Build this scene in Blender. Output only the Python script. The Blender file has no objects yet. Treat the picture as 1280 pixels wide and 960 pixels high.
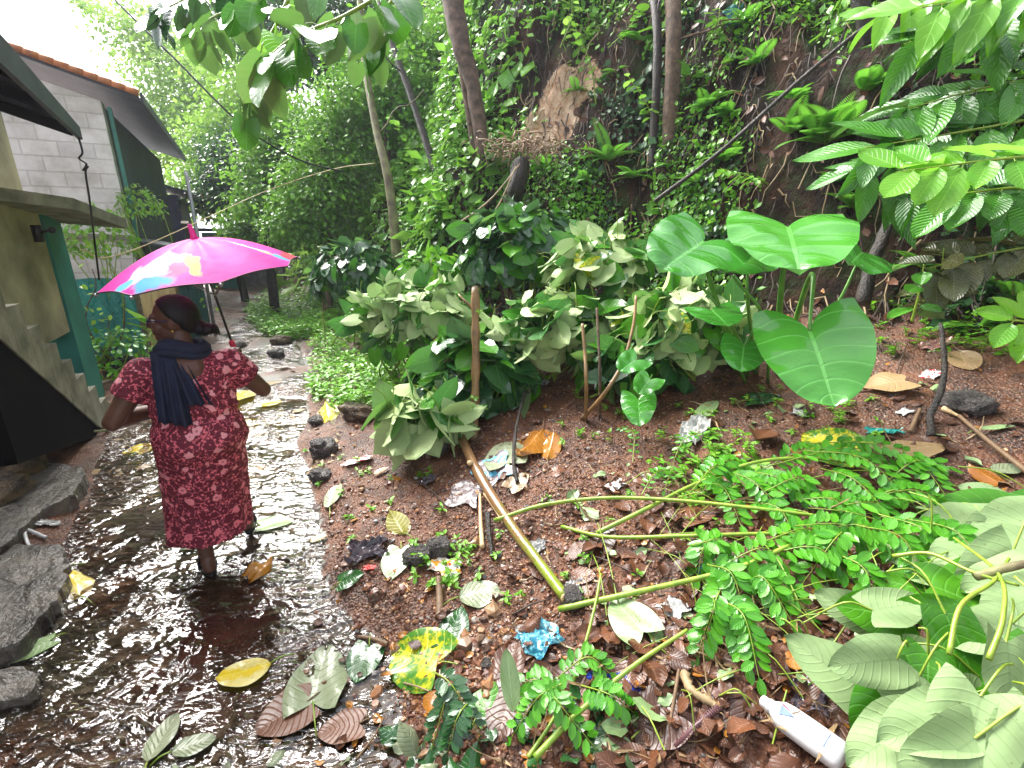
import bpy, math, random
import numpy as np
from mathutils import Vector, Matrix
random.seed(7); RNG = np.random.default_rng(11)
scene = bpy.context.scene
COL = scene.collection
R = math.radians
# ------------------------------------------------------------------ camera, sky, sun, exposure
CAMH = 1.8; PITCH = R(17); FPX = 600.0
cd = bpy.data.cameras.new('camera'); cam = bpy.data.objects.new('camera', cd); COL.objects.link(cam)
cam.location = (0, 0, CAMH); cam.rotation_euler = (R(90) - PITCH, 0, 0)
cd.sensor_width = 36; cd.lens = 36 * FPX / 1280; cd.clip_start = .02; cd.clip_end = 3000
scene.camera = cam
scene.render.resolution_x = 1024; scene.render.resolution_y = 768
SUN_EL, SUN_AZ = 47, 318            # azimuth clockwise from +Y
w = bpy.data.worlds.new('World'); scene.world = w; w.use_nodes = True
nt = w.node_tree; nt.nodes.clear()
sky = nt.nodes.new('ShaderNodeTexSky'); sky.sky_type = 'NISHITA'; sky.sun_disc = False
sky.sun_elevation = R(SUN_EL); sky.sun_rotation = R(SUN_AZ); sky.air_density = 1.0; sky.dust_density = 4.0; sky.ozone_density = 1.0
hs = nt.nodes.new('ShaderNodeHueSaturation'); hs.inputs['Saturation'].default_value = .35
bg = nt.nodes.new('ShaderNodeBackground'); bg.inputs['Strength'].default_value = .15
wo = nt.nodes.new('ShaderNodeOutputWorld')
nt.links.new(sky.outputs[0], hs.inputs['Color']); nt.links.new(hs.outputs[0], bg.inputs['Color']); nt.links.new(bg.outputs[0], wo.inputs[0])
sd = bpy.data.lights.new('sun', 'SUN'); sd.energy = 2.8; sd.angle = R(40); sd.color = (1, .98, .95)
sun = bpy.data.objects.new('sun', sd); COL.objects.link(sun)
sdir = Vector((math.sin(R(SUN_AZ)) * math.cos(R(SUN_EL)), math.cos(R(SUN_AZ)) * math.cos(R(SUN_EL)), math.sin(R(SUN_EL))))
sun.rotation_euler = sdir.to_track_quat('Z', 'Y').to_euler()
vs = scene.view_settings; vs.view_transform = 'Standard'; vs.look = 'None'; vs.gamma = 1; vs.use_curve_mapping = False
vs.exposure = 1.72
scene.cycles.max_bounces = 7; scene.cycles.transparent_max_bounces = 10

# ------------------------------------------------------------------ numbers
def hash2(ix, iy, s):
    n = (ix.astype(np.int64) * 374761393 + iy.astype(np.int64) * 668265263 + s * 974634777) & 0xffffffff
    n = ((n ^ (n >> 13)) * 1274126177) & 0xffffffff
    return ((n ^ (n >> 16)) & 0xffff) / 65535.0
def vnoise(x, y, s=0):
    x = np.asarray(x, float); y = np.asarray(y, float)
    ix = np.floor(x); iy = np.floor(y); fx = x - ix; fy = y - iy
    fx = fx * fx * (3 - 2 * fx); fy = fy * fy * (3 - 2 * fy)
    a = hash2(ix, iy, s); b = hash2(ix + 1, iy, s); c = hash2(ix, iy + 1, s); d = hash2(ix + 1, iy + 1, s)
    return (a * (1 - fx) + b * fx) * (1 - fy) + (c * (1 - fx) + d * fx) * fy - .5
def fbm(x, y, o=4, s=0):
    r = 0; a = 1.0
    for k in range(o):
        r = r + a * vnoise(x * 2 ** k + 17.3 * k, y * 2 ** k - 9.1 * k, s + k); a *= .5
    return r
def polysd(P, x, y):
    x = np.asarray(x, float); y = np.asarray(y, float)
    best = np.full(x.shape, 1e9); sg = np.ones(x.shape)
    n = len(P)
    for i in range(n - 1):
        ax, ay = P[i]; bx, by = P[i + 1]; dx, dy = bx - ax, by - ay
        t = ((x - ax) * dx + (y - ay) * dy) / (dx * dx + dy * dy)
        t = np.clip(t, None if i == 0 else 0, None if i == n - 2 else 1)
        qx = ax + t * dx; qy = ay + t * dy
        d = np.hypot(x - qx, y - qy); side = (x - ax) * dy - (y - ay) * dx
        m = d < best; best = np.where(m, d, best); sg = np.where(m, np.sign(side), sg)
    return best * sg
EDGE = [(.7, -4), (-.2, .5), (-.5, 1.6), (-1.07, 2.24), (-1.93, 3.94), (-2.75, 6.27), (-5.5, 12), (-9.5, 20), (-20.5, 40)]
LEFT = [(-1.2, -4), (-1.75, .6), (-2.07, 1.47), (-2.58, 2.45), (-3.94, 4.5), (-4.75, 7), (-7.1, 12.5), (-11, 20), (-22, 40)]
TOE = [(9, -5), (5.2, 1.2), (3.5, 3.2), (2.0, 4.7), (.6, 5.7), (-1.5, 6.7), (-3.2, 9.2), (-5.4, 13), (-9, 20), (-20, 42)]
def sstep(a, b, x):
    t = np.clip((x - a) / (b - a), 0, 1); return t * t * (3 - 2 * t)
def H(x, y):
    x = np.asarray(x, float); y = np.asarray(y, float)
    s = polysd(EDGE, x, y) + .12 * fbm(x * 2, y * 2, 2, 40)
    l = polysd(LEFT, x, y); d = polysd(TOE, x, y)
    z = .26 * np.clip(s, 0, 5) * (.55 + .45 * sstep(0, 1.2, s)) + .07 * sstep(0, .25, s)
    d2 = d + .55 * fbm(x * .7, y * .7, 3, 3) * sstep(-.3, 1.2, d)
    c = np.clip(d2, 0, None)
    z = z + 1.75 * np.clip(c, 0, 5.5) * sstep(-.2, .9, d2) + .5 * np.clip(c - 5.5, 0, 12)
    rough = sstep(.0, .4, s)
    z = z + rough * (.05 * fbm(x * 3.1, y * 3.1, 3, 8) + .025 * fbm(x * 11, y * 11, 3, 9))
    z = z + sstep(.1, 1, d) * (.42 * fbm(x * 1.9, y * 1.9, 4, 12) + .20 * np.abs(fbm(x * 6, y * 6, 3, 13)))
    pathm = (1 - sstep(-.05, .1, s)) * sstep(-.15, .05, l)
    z = z + pathm * (.022 * fbm(x * 1.6, y * 1.6, 3, 21) + .006 * fbm(x * 14, y * 14, 2, 22))
    z = z + (1 - sstep(-.25, .0, l)) * (.07 + .05 * fbm(x * 2.5, y * 2.5, 3, 31))
    return z
def Hs(x, y): return float(H(np.array([x]), np.array([y]))[0])
CP, SP = math.cos(PITCH), math.sin(PITCH)
def ray(px, py):
    a = (px - 640) / FPX; b = (480 - py) / FPX
    return Vector((a, CP + b * SP, -SP + b * CP))
def P(px, py, t): return Vector((0, 0, CAMH)) + ray(px, py) * t
_T = np.concatenate([np.arange(.6, 8, .02), np.arange(8, 60, .1)])
def Gt(px, py):
    r = ray(px, py); z = CAMH + _T * r.z; h = H(_T * r.x, _T * r.y)
    k = np.nonzero(z < h)[0]
    return float(_T[k[0]]) if len(k) else 30.
def G(px, py, dz=0):
    p = P(px, py, Gt(px, py)); p.z = Hs(p.x, p.y) + dz; return p
def nrm(x, y, e=.05):
    return Vector((-(Hs(x + e, y) - Hs(x - e, y)) / (2 * e), -(Hs(x, y + e) - Hs(x, y - e)) / (2 * e), 1)).normalized()
# ------------------------------------------------------------------ materials
class M_:
    def __init__(s, name):
        s.m = bpy.data.materials.new(name); s.m.use_nodes = True; s.t = s.m.node_tree; s.t.nodes.clear()
        s.out = s.t.nodes.new('ShaderNodeOutputMaterial')
    def n(s, typ, ins=None, **kw):
        nd = s.t.nodes.new(typ)
        for k, v in kw.items(): setattr(nd, k, v)
        for k, v in (ins or {}).items():
            i = nd.inputs[k]
            if isinstance(v, bpy.types.NodeSocket): s.t.links.new(v, i)
            else:
                if hasattr(i, 'default_value') and isinstance(v, tuple) and len(v) == 3 and i.type == 'RGBA': v = (*v, 1)
                i.default_value = v
        return nd
    def math(s, op, a, b=0, c=None):
        i = {0: a, 1: b}
        if c is not None: i[2] = c
        return s.n('ShaderNodeMath', i, operation=op).outputs[0]
    def mix(s, f, a, b, blend='MIX'):
        nd = s.n('ShaderNodeMix', data_type='RGBA', blend_type=blend)
        for k, v in ((0, f), (6, a), (7, b)):
            if isinstance(v, bpy.types.NodeSocket): s.t.links.new(v, nd.inputs[k])
            else: nd.inputs[k].default_value = (*v, 1) if isinstance(v, tuple) and len(v) == 3 else v
        return nd.outputs[2]
    def ramp(s, f, stops):
        nd = s.n('ShaderNodeValToRGB', {0: f}); e = nd.color_ramp.elements
        while len(e) < len(stops): e.new(.5)
        for q, (p, c) in zip(e, stops):
            q.position = p; q.color = (*c, 1) if isinstance(c, tuple) else (c, c, c, 1)
        return nd.outputs[0]
    def coord(s, w='Object'): return s.n('ShaderNodeTexCoord').outputs[w]
    def scale(s, v, sc): return s.n('ShaderNodeMapping', {0: v, 'Scale': sc if isinstance(sc, tuple) else (sc,) * 3}).outputs[0]
    def noise(s, v, sc, det=4, rough=.55, dist=0): return s.n('ShaderNodeTexNoise', {'Vector': v, 'Scale': sc, 'Detail': det, 'Roughness': rough, 'Distortion': dist}).outputs[0]
    def voro(s, v, sc, feature='F1', out='Distance', rnd=1.0): return s.n('ShaderNodeTexVoronoi', {'Vector': v, 'Scale': sc, 'Randomness': rnd}, feature=feature).outputs[out]
    def bump(s, h, st=.3, d=.01): return s.n('ShaderNodeBump', {'Height': h, 'Strength': st, 'Distance': d}).outputs[0]
    def surf(s, sh): s.t.links.new(sh, s.out.inputs[0]); return s.m
    def pbr(s, **k):
        d = {'Base Color': k.get('c', (.5,) * 3), 'Roughness': k.get('r', .5)}
        if 'nrm' in k: d['Normal'] = k['nrm']
        if 'spec' in k: d['Specular IOR Level'] = k['spec']
        if 'metal' in k: d['Metallic'] = k['metal']
        if 'coat' in k: d['Coat Weight'] = k['coat']; d['Coat Roughness'] = k.get('cr', .08)
        return s.n('ShaderNodeBsdfPrincipled', d).outputs[0]
def plain(name, c, r=.5, var=.25, sc=12, bump=.2, spec=.5, coat=0, c2=None, bd=.004, metal=0):
    m = M_(name); v = m.coord(); n = m.noise(v, sc, 5)
    c2 = c2 or tuple(x * (1 - var) for x in c)
    col = m.mix(m.ramp(n, [(.35, 0.), (.65, 1.)]), c2, c)
    b = m.bump(m.noise(v, sc * 5, 4), bump, bd)
    return m.surf(m.pbr(c=col, r=r, nrm=b, spec=spec, coat=coat, metal=metal))
def leafmat(name, c1, c2, under, rough=.3, trans=.25, nv=7, vein=.35, spots=None, ribs=False, skew=.55, bump=.35, coat=.25):
    m = M_(name)
    uv = m.n('ShaderNodeUVMap').outputs[0]; sx = m.n('ShaderNodeSeparateXYZ', {0: uv})
    u = m.math('ABSOLUTE', m.math('SUBTRACT', sx.outputs[0], .5)); v = sx.outputs[1]
    rnd = m.n('ShaderNodeAttribute', attribute_name='rnd').outputs['Fac']
    ob = m.coord()
    nz = m.noise(ob, 14, 3)
    f = m.math('ADD', m.math('MULTIPLY', rnd, .75), m.math('MULTIPLY', nz, .35))
    col = m.mix(f, c1, c2)
    mid = m.math('LESS_THAN', u, .018)
    q = m.math('FRACT', m.math('MULTIPLY', m.math('SUBTRACT', v, m.math('MULTIPLY', u, skew)), nv))
    tri = m.math('ABSOLUTE', m.math('SUBTRACT', q, .5))          # .5 at the vein
    side = m.math('GREATER_THAN', tri, .455)
    vn = m.math('MAXIMUM', m.math('MULTIPLY', side, .6), mid)
    if spots:
        sp = m.ramp(m.math('ADD', m.noise(ob, 13 if len(name) > 14 else 22, 6, .7), m.math('MULTIPLY', m.math('SUBTRACT', u, .2), .25)), [(.455, 0.), (.55, 1.)])
        col = m.mix(sp, col, spots)
    top = m.mix(m.math('MULTIPLY', vn, vein), col, tuple(min(1, x * 1.6 + .1) for x in c2))
    und = m.mix(m.math('MULTIPLY', f, .5), under, tuple(x * .78 for x in under))
    und = m.mix(m.math('MULTIPLY', vn, .35), und, tuple(x * .62 for x in under))
    back = m.n('ShaderNodeNewGeometry').outputs['Backfacing']
    c = m.mix(back, top, und)
    hgt = m.math('ADD', m.math('MULTIPLY', tri if ribs else m.math('POWER', m.math('MULTIPLY', tri, 2.), 7.), -1.0 if ribs else -.5), m.math('MULTIPLY', mid, -.6))
    hgt = m.math('ADD', hgt, m.math('MULTIPLY', m.noise(ob, 45, 3), .5))
    b = m.bump(hgt, bump, .006)
    rr = m.math('ADD', m.math('MULTIPLY', back, .25), m.math('ADD', rough - .06, m.math('MULTIPLY', nz, .15)))
    sk = m.math('LESS_THAN', m.math('ADD', m.voro(ob, 34), m.math('MULTIPLY', m.noise(ob, 90, 2), .18)), .17)
    c = m.mix(m.math('MULTIPLY', sk, .55), c, (.09, .06, .02))
    s1 = m.pbr(c=c, r=rr, nrm=b, spec=.5, coat=m.math('MULTIPLY', m.math('SUBTRACT', 1., back), coat), cr=.07)
    tr = m.n('ShaderNodeBsdfTranslucent', {'Color': m.mix(.5, c, tuple(min(1, x * 1.5) for x in c2), 'MIX'), 'Normal': b}).outputs[0]
    sh = m.n('ShaderNodeMixShader', {0: trans, 1: s1, 2: tr}).outputs[0]
    return m.surf(sh)
LM = {}
LM['heart'] = leafmat('heart leaf', (.022, .13, .008), (.095, .32, .015), (.22, .33, .13), .24, .25)
LM['dark'] = leafmat('dark glossy leaf', (.010, .055, .014), (.03, .13, .025), (.12, .22, .09), .2, .15, bump=.5, coat=.6)
LM['pale'] = leafmat('wilting pale leaf', (.03, .13, .025), (.08, .25, .05), (.46, .60, .25), .32, .2, nv=8)
LM['paleup'] = leafmat('cut pale leaf', (.04, .16, .03), (.10, .27, .06), (.235, .345, .14), .38, .12, nv=9)
LM['taro'] = leafmat('taro leaf', (.03, .21, .02), (.08, .35, .03), (.16, .33, .12), .2, .2, nv=6, vein=.5, skew=.3, bump=.8, coat=1.)
LM['lance'] = leafmat('ribbed long leaf', (.02, .12, .008), (.08, .29, .016), (.16, .26, .09), .27, .2, nv=13, bump=.9, ribs=True)
LM['lime'] = leafmat('bright young leaf', (.09, .34, .02), (.26, .58, .04), (.3, .5, .12), .3, .45, nv=9, bump=.6)
LM['bronze'] = leafmat('bronze mature leaf', (.05, .075, .02), (.12, .12, .035), (.2, .19, .08), .25, .1, nv=13, bump=.9, ribs=True)
LM['pinnate'] = leafmat('small glossy leaflet', (.03, .19, .010), (.12, .42, .018), (.34, .50, .24), .25, .25, nv=6)
LM['weed'] = leafmat('weed leaf', (.09, .33, .015), (.27, .58, .04), (.22, .42, .1), .35, .35, nv=4)
LM['fern'] = leafmat('fern leaflet', (.06, .26, .02), (.17, .50, .03), (.15, .35, .06), .35, .4, nv=4)
LM['creep'] = leafmat('creeper leaf', (.05, .22, .008), (.20, .50, .012), (.18, .33, .08), .33, .3, nv=4)
LM['tree'] = leafmat('tree leaf', (.04, .17, .008), (.17, .40, .015), (.2, .32, .1), .35, .4, nv=4)
LM['tree2'] = leafmat('light tree leaf', (.11, .29, .02), (.30, .52, .05), (.25, .4, .12), .4, .45, nv=4)
LM['tree3'] = leafmat('dark tree leaf', (.018, .07, .02), (.05, .16, .035), (.1, .18, .06), .35, .25, nv=4)
LM['yellow'] = leafmat('yellow dead leaf', (.75, .50, .01), (.85, .62, .02), (.7, .5, .05), .25, .15, spots=(.85, .72, .25))
LM['mottle'] = leafmat('yellowing leaf', (.55, .55, .02), (.75, .62, .03), (.5, .5, .1), .22, .15, spots=(.07, .24, .03))
LM['brown'] = leafmat('brown dead leaf', (.028, .010, .006), (.17, .065, .028), (.10, .05, .03), .3, .05, nv=9, bump=.5, coat=0.)
LM['tan'] = leafmat('tan dead leaf', (.30, .19, .09), (.42, .29, .14), (.33, .23, .13), .4, .08, nv=9, bump=.6)
LM['amber'] = leafmat('amber dead leaf', (.30, .10, .012), (.45, .2, .03), (.3, .12, .03), .15, .1, nv=9)
LM['grey'] = leafmat('grey green leaf', (.20, .25, .13), (.30, .34, .20), (.36, .42, .30), .4, .08, nv=8, bump=.9)
LM['mint'] = leafmat('pale green leaf', (.20, .32, .12), (.30, .42, .18), (.32, .42, .24), .35, .12, nv=8)
LM['olive'] = leafmat('olive leaf', (.28, .27, .05), (.36, .33, .08), (.3, .3, .1), .35, .1, nv=8)
M = {}
M['stem'] = plain('green stem', (.30, .42, .04), .35, c2=(.17, .30, .03), sc=25)
M['petiole'] = plain('petiole', (.27, .36, .04), .35, c2=(.15, .26, .02), sc=25)
M['tarostem'] = plain('taro stalk', (.12, .30, .04), .3, c2=(.07, .2, .03), sc=20)
M['bark'] = plain('brown bark', (.17, .105, .06), .75, c2=(.06, .04, .025), sc=14, bump=.9, bd=.02)
M['barkpale'] = plain('pale mottled bark', (.17, .105, .07), .7, c2=(.045, .03, .02), sc=9, bump=.7, bd=.015)
M['barkgreen'] = plain('greenish bark', (.24, .24, .09), .6, c2=(.10, .075, .04), sc=6, bump=.6, bd=.01)
M['barkdark'] = plain('wet black bark', (.045, .03, .02), .5, c2=(.015, .012, .009), sc=14, bump=.9, bd=.02)
M['polebark'] = plain('smooth pole bark', (.34, .20, .08), .45, c2=(.16, .10, .045), sc=10, bump=.5, bd=.006)
M['twig'] = plain('dry twig', (.20, .12, .06), .6, sc=20)
M['cut'] = plain('cut wood', (.72, .5, .26), .55, sc=30)
M['root'] = plain('root', (.075, .045, .028), .6, c2=(.03, .02, .013), sc=20)
M['straw'] = plain('straw', (.34, .24, .12), .6, sc=20)
M['stone'] = plain('wet dark stone', (.13, .11, .10), .35, c2=(.04, .035, .033), sc=14, bump=1., bd=.04)
M['laterite'] = plain('brown boulder', (.22, .15, .08), .5, c2=(.05, .035, .025), sc=11, bump=1., bd=.05)
M['slab'] = plain('wet grey slab', (.15, .13, .105), .28, c2=(.04, .035, .028), sc=7, bump=.9, bd=.02)

# terrain materials
def ground_mat():
    m = M_('red gravelly soil'); v = m.coord()
    big = m.noise(v, 1.7, 5, .6); med = m.noise(v, 9, 5, .6)
    soil = m.mix(m.ramp(med, [(.35, 0.), (.65, 1.)]), (.05, .018, .008), (.19, .072, .030))
    soil = m.mix(m.ramp(big, [(.5, 0.), (.68, 1.)]), soil, (.045, .022, .014))
    vc = m.voro(v, 75, out='Color'); vd = m.voro(v, 75)
    hsv = m.n('ShaderNodeSeparateColor', {0: vc}).outputs
    peb = m.ramp(hsv[0], [(0, (.24, .09, .045)), (.45, (.13, .05, .03)), (.7, (.36, .18, .09)), (.92, (.07, .05, .045)), (1, (.5, .42, .33))])
    pm = m.math('MULTIPLY', m.math('LESS_THAN', vd, .42), m.ramp(m.noise(v, 3.5, 3), [(.4, .15), (.6, 1.)]))
    c = m.mix(pm, soil, peb)
    hgt = m.math('ADD', m.math('MULTIPLY', vd, -1.), m.math('MULTIPLY', m.noise(v, 40, 5, .65), 1.2))
    rr = m.ramp(m.noise(v, 6, 4), [(.35, .28), (.7, .62)])
    return m.surf(m.pbr(c=c, r=rr, nrm=m.bump(hgt, .8, .012)))
def hill_mat():
    m = M_('steep wet earth'); v = m.coord()
    st = m.scale(v, (1, 1, .28))
    n1 = m.noise(st, 3, 6, .65, .6); n2 = m.noise(v, 14, 5, .65)
    c = m.ramp(n1, [(.34, (.006, .004, .003)), (.46, (.024, .012, .007)), (.56, (.060, .028, .015)), (.66, (.11, .055, .03)), (.78, (.20, .13, .08))])
    c = m.mix(m.ramp(n2, [(.45, 0.), (.7, .7)]), c, (.045, .03, .018))
    moss = m.ramp(m.noise(v, 2.1, 6, .7), [(.5, 0.), (.62, .75)])
    c = m.mix(moss, c, (.035, .075, .014))
    # bare orange scar where the earth has slipped
    g = m.n('ShaderNodeVectorMath', {0: v, 1: tuple(SCAR)}, operation='SUBTRACT').outputs[0]
    dt_ = m.n('ShaderNodeVectorMath', {0: g, 1: tuple(SAX)}, operation='DOT_PRODUCT').outputs['Value']
    g = m.n('ShaderNodeVectorMath', {0: g, 1: m.n('ShaderNodeVectorMath', {0: tuple(SAX), 'Scale': m.math('MULTIPLY', dt_, .6)}, operation='SCALE').outputs[0]}, operation='SUBTRACT').outputs[0]
    g = m.n('ShaderNodeVectorMath', {0: g, 1: (1.35, 1.35, 1.35)}, operation='MULTIPLY').outputs[0]
    ln = m.n('ShaderNodeVectorMath', {0: g}, operation='LENGTH').outputs['Value']
    sc = m.ramp(m.math('ADD', ln, m.math('MULTIPLY', m.noise(v, 4, 5, .6), .9)), [(.95, 1.), (1.15, 0.)])
    c = m.mix(sc, c, m.ramp(m.noise(v, 9, 5, .7), [(.35, (.58, .31, .16)), (.6, (.90, .66, .46))]))
    hgt = m.math('ADD', m.noise(st, 18, 6, .7), m.math('MULTIPLY', n2, .6))
    return m.surf(m.pbr(c=c, r=m.ramp(n2, [(.3, .5), (.7, .9)]), spec=.15, nrm=m.bump(hgt, 1., .11)))
def path_mat():
    m = M_('wet path bed'); v = m.coord()
    n = m.noise(v, 1.1, 5, .6, .4); n2 = m.noise(v, 9, 6, .65)
    a = m.mix(m.ramp(n2, [(.35, 0.), (.65, 1.)]), (.045, .030, .019), (.13, .088, .055))       # grey brown silt
    b = m.mix(m.ramp(n2, [(.35, 0.), (.65, 1.)]), (.07, .024, .011), (.19, .07, .03))       # red silt
    k = m.mix(m.ramp(n2, [(.35, 0.), (.65, 1.)]), (.06, .062, .045), (.14, .135, .10))       # mossy cement
    c = m.mix(m.ramp(n, [(.46, 0.), (.54, 1.)]), a, b)
    c = m.mix(m.ramp(m.noise(m.scale(v, .8), 1.3, 4, .55), [(.5, 0.), (.58, 1.)]), c, k)
    grit = m.voro(v, 90)
    c = m.mix(m.math('MULTIPLY', m.math('LESS_THAN', grit, .25), .55), c, (.33, .25, .19))
    hgt = m.math('ADD', m.math('MULTIPLY', grit, -.5), m.noise(v, 30, 6, .7))
    return m.surf(m.pbr(c=c, r=m.ramp(n2, [(.3, .3), (.7, .6)]), nrm=m.bump(hgt, .3, .006)))
def water_mat():
    m = M_('shallow running water'); v = m.coord()
    rot = m.n('ShaderNodeMapping', {0: v, 'Rotation': (0, 0, R(-28)), 'Scale': (1.0, 2.2, 1)}).outputs[0]
    h1 = m.noise(rot, 6.5, 2, .45, 1.2); h2 = m.noise(rot, 24, 2, .5, .6)
    amp = m.ramp(m.noise(v, 1.5, 4), [(.42, .08), (.62, .85)])
    h = m.math('MULTIPLY', m.math('ADD', h1, m.math('MULTIPLY', h2, .17)), amp)
    b = m.bump(h, 1., .068)
    fr = m.n('ShaderNodeFresnel', {'IOR': 1.75, 'Normal': b}).outputs[0]
    gl = m.n('ShaderNodeBsdfGlossy', {'Color': (1, 1, 1), 'Roughness': .04, 'Normal': b}).outputs[0]
    tr = m.n('ShaderNodeBsdfTransparent', {'Color': (.80, .72, .62)}).outputs[0]
    return m.surf(m.n('ShaderNodeMixShader', {0: fr, 1: tr, 2: gl}).outputs[0])
SCAR = G(685, 158); SAX = (G(718, 105) - G(655, 195)).normalized()
M['ground'] = ground_mat(); M['hill'] = hill_mat(); M['path'] = path_mat(); M['water'] = water_mat()
# ------------------------------------------------------------------ mesh plumbing
def tag(o, label=None, cat=None, group=None, kind=None):
    if label: o['label'] = label
    if cat: o['category'] = cat
    if group: o['group'] = group
    if kind: o['kind'] = kind
    return o
def empty(name, loc, label, cat, group=None, rz=0):
    o = bpy.data.objects.new(name, None); COL.objects.link(o); o.location = loc; o.rotation_euler = (0, 0, rz)
    o.empty_display_size = .1
    return tag(o, label, cat, group)
def wmat(o): return (wmat(o.parent) if o.parent else Matrix.Identity(4)) @ o.matrix_basis
def mesh(name, V, F, mat, parent=None, smooth=True, uv=None, rnd=None, world=True):
    """V (n,3); F (m,4) int array or list of faces; V in world space unless world=False"""
    V = np.asarray(V, float)
    if parent is not None and world:
        mi = np.array(wmat(parent).inverted())
        V = V @ mi[:3, :3].T + mi[:3, 3]
    me = bpy.data.meshes.new(name)
    if isinstance(F, np.ndarray):
        k = F.shape[1]; n = len(F)
        me.vertices.add(len(V)); me.vertices.foreach_set('co', V.astype(np.float32).ravel())
        me.loops.add(n * k); me.loops.foreach_set('vertex_index', F.astype(np.int32).ravel())
        me.polygons.add(n); me.polygons.foreach_set('loop_start', np.arange(0, n * k, k, dtype=np.int32))
        me.update(calc_edges=True)
        if uv is not None:
            l = me.uv_layers.new(name='UVMap'); l.data.foreach_set('uv', uv[F.ravel()].astype(np.float32).ravel())
    else:
        me.from_pydata([tuple(v) for v in V], [], [tuple(f) for f in F]); me.update()
    if rnd is not None:
        a = me.attributes.new('rnd', 'FLOAT', 'POINT'); a.data.foreach_set('value', rnd.astype(np.float32))
    me.polygons.foreach_set('use_smooth', np.full(len(me.polygons), smooth))
    if mat: me.materials.append(mat)
    o = bpy.data.objects.new(name, me); COL.objects.link(o)
    if parent is not None: o.parent = parent
    return o
class MB:
    def __init__(s): s.V = []; s.F = []
    def add(s, V, F):
        o = len(s.V); s.V += [tuple(v) for v in V]; s.F += [tuple(i + o for i in f) for f in F]; return s
    def box(s, c, size, rot=None, bev=0):
        x, y, z = [a / 2 for a in size]; c = Vector(c)
        if bev:
            b = bev; V = []; F = []
            pts = []
            for sx in (-1, 1):
                for sy in (-1, 1):
                    for sz in (-1, 1):
                        pts += [(sx * (x - b), sy * (y - b), sz * z), (sx * (x - b), sy * y, sz * (z - b)), (sx * x, sy * (y - b), sz * (z - b))]
            import bmesh
            bm = bmesh.new(); vv = [bm.verts.new(p) for p in pts]
            bmesh.ops.convex_hull(bm, input=vv); bm.verts.index_update()
            V = [v.co.copy() for v in bm.verts]; F = [[v.index for v in f.verts] for f in bm.faces]; bm.free()
        else:
            V = [Vector((a, b_, d)) for a in (-x, x) for b_ in (-y, y) for d in (-z, z)]
            F = [(0, 1, 3, 2), (4, 6, 7, 5), (0, 4, 5, 1), (2, 3, 7, 6), (0, 2, 6, 4), (1, 5, 7, 3)]
        if rot is not None: V = [rot @ v for v in V]
        return s.add([v + c for v in V], F)
    def prism(s, poly, d):       # poly: world points (planar), d: extrusion vector
        n = len(poly); P0 = [Vector(p) for p in poly]; P1 = [p + Vector(d) for p in P0]
        F = [tuple(range(n - 1, -1, -1)), tuple(range(n, 2 * n))] + [(i, (i + 1) % n, (i + 1) % n + n, i + n) for i in range(n)]
        return s.add(P0 + P1, F)
    def tube(s, pts, r, k=8, cap=True, jit=0):
        pts = [Vector(p) for p in pts]; n = len(pts)
        if not isinstance(r, (list, tuple)): r = [r] * n
        elif len(r) != n: r = [r[0] + (r[-1] - r[0]) * i / (n - 1) for i in range(n)]
        V = []; ref = None
        for i, p in enumerate(pts):
            t = (pts[min(i + 1, n - 1)] - pts[max(i - 1, 0)]).normalized()
            if ref is None: ref = t.cross(Vector((.3, .2, 1)) if abs(t.z) < .9 else Vector((1, 0, 0))).normalized()
            a = (ref - t * ref.dot(t)).normalized(); ref = a; b = t.cross(a)
            for j in range(k):
                an = 2 * math.pi * j / k; rr = r[i] * (1 + (random.uniform(-jit, jit) if jit else 0))
                V.append(p + (a * math.cos(an) + b * math.sin(an)) * rr)
        F = [(i * k + j, i * k + (j + 1) % k, (i + 1) * k + (j + 1) % k, (i + 1) * k + j) for i in range(n - 1) for j in range(k)]
        if cap: F += [tuple(range(k - 1, -1, -1)), tuple(range((n - 1) * k, n * k))]
        return s.add(V, F)
    def ball(s, c, r, sub=(12, 8), rot=None):
        c = Vector(c); r = (r,) * 3 if not isinstance(r, (tuple, list)) else r; m_, n_ = sub; V = [Vector((0, 0, -1))]
        for j in range(1, n_):
            a = math.pi * j / n_ - math.pi / 2
            for i in range(m_):
                b = 2 * math.pi * i / m_; V.append(Vector((math.cos(a) * math.cos(b), math.cos(a) * math.sin(b), math.sin(a))))
        V.append(Vector((0, 0, 1)))
        V = [Vector((v.x * r[0], v.y * r[1], v.z * r[2])) for v in V]
        if rot is not None: V = [rot @ v for v in V]
        F = [(0, 1 + (i + 1) % m_, 1 + i) for i in range(m_)]
        for j in range(n_ - 2):
            F += [(1 + j * m_ + i, 1 + j * m_ + (i + 1) % m_, 1 + (j + 1) * m_ + (i + 1) % m_, 1 + (j + 1) * m_ + i) for i in range(m_)]
        L = len(V) - 1; o = 1 + (n_ - 2) * m_
        F += [(L, o + i, o + (i + 1) % m_) for i in range(m_)]
        return s.add([v + c for v in V], F)
    def build(s, name, mat, parent=None, smooth=True, world=True): return mesh(name, s.V, s.F, mat, parent, smooth, world=world) if s.V else None
def spline(pts, n):
    pts = [Vector(p) for p in pts]
    if len(pts) < 3: return [pts[0].lerp(pts[-1], i / (n - 1)) for i in range(n)]
    Q = [pts[0] * 2 - pts[1]] + pts + [pts[-1] * 2 - pts[-2]]; out = []; m = len(pts) - 1
    for i in range(n):
        u = i / (n - 1) * m; k = min(int(u), m - 1); f = u - k
        a, b, c, d = Q[k:k + 4]
        out.append(.5 * ((2 * b) + (c - a) * f + (2 * a - 5 * b + 4 * c - d) * f * f + (3 * b - a - 3 * c + d) * f ** 3))
    return out
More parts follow.
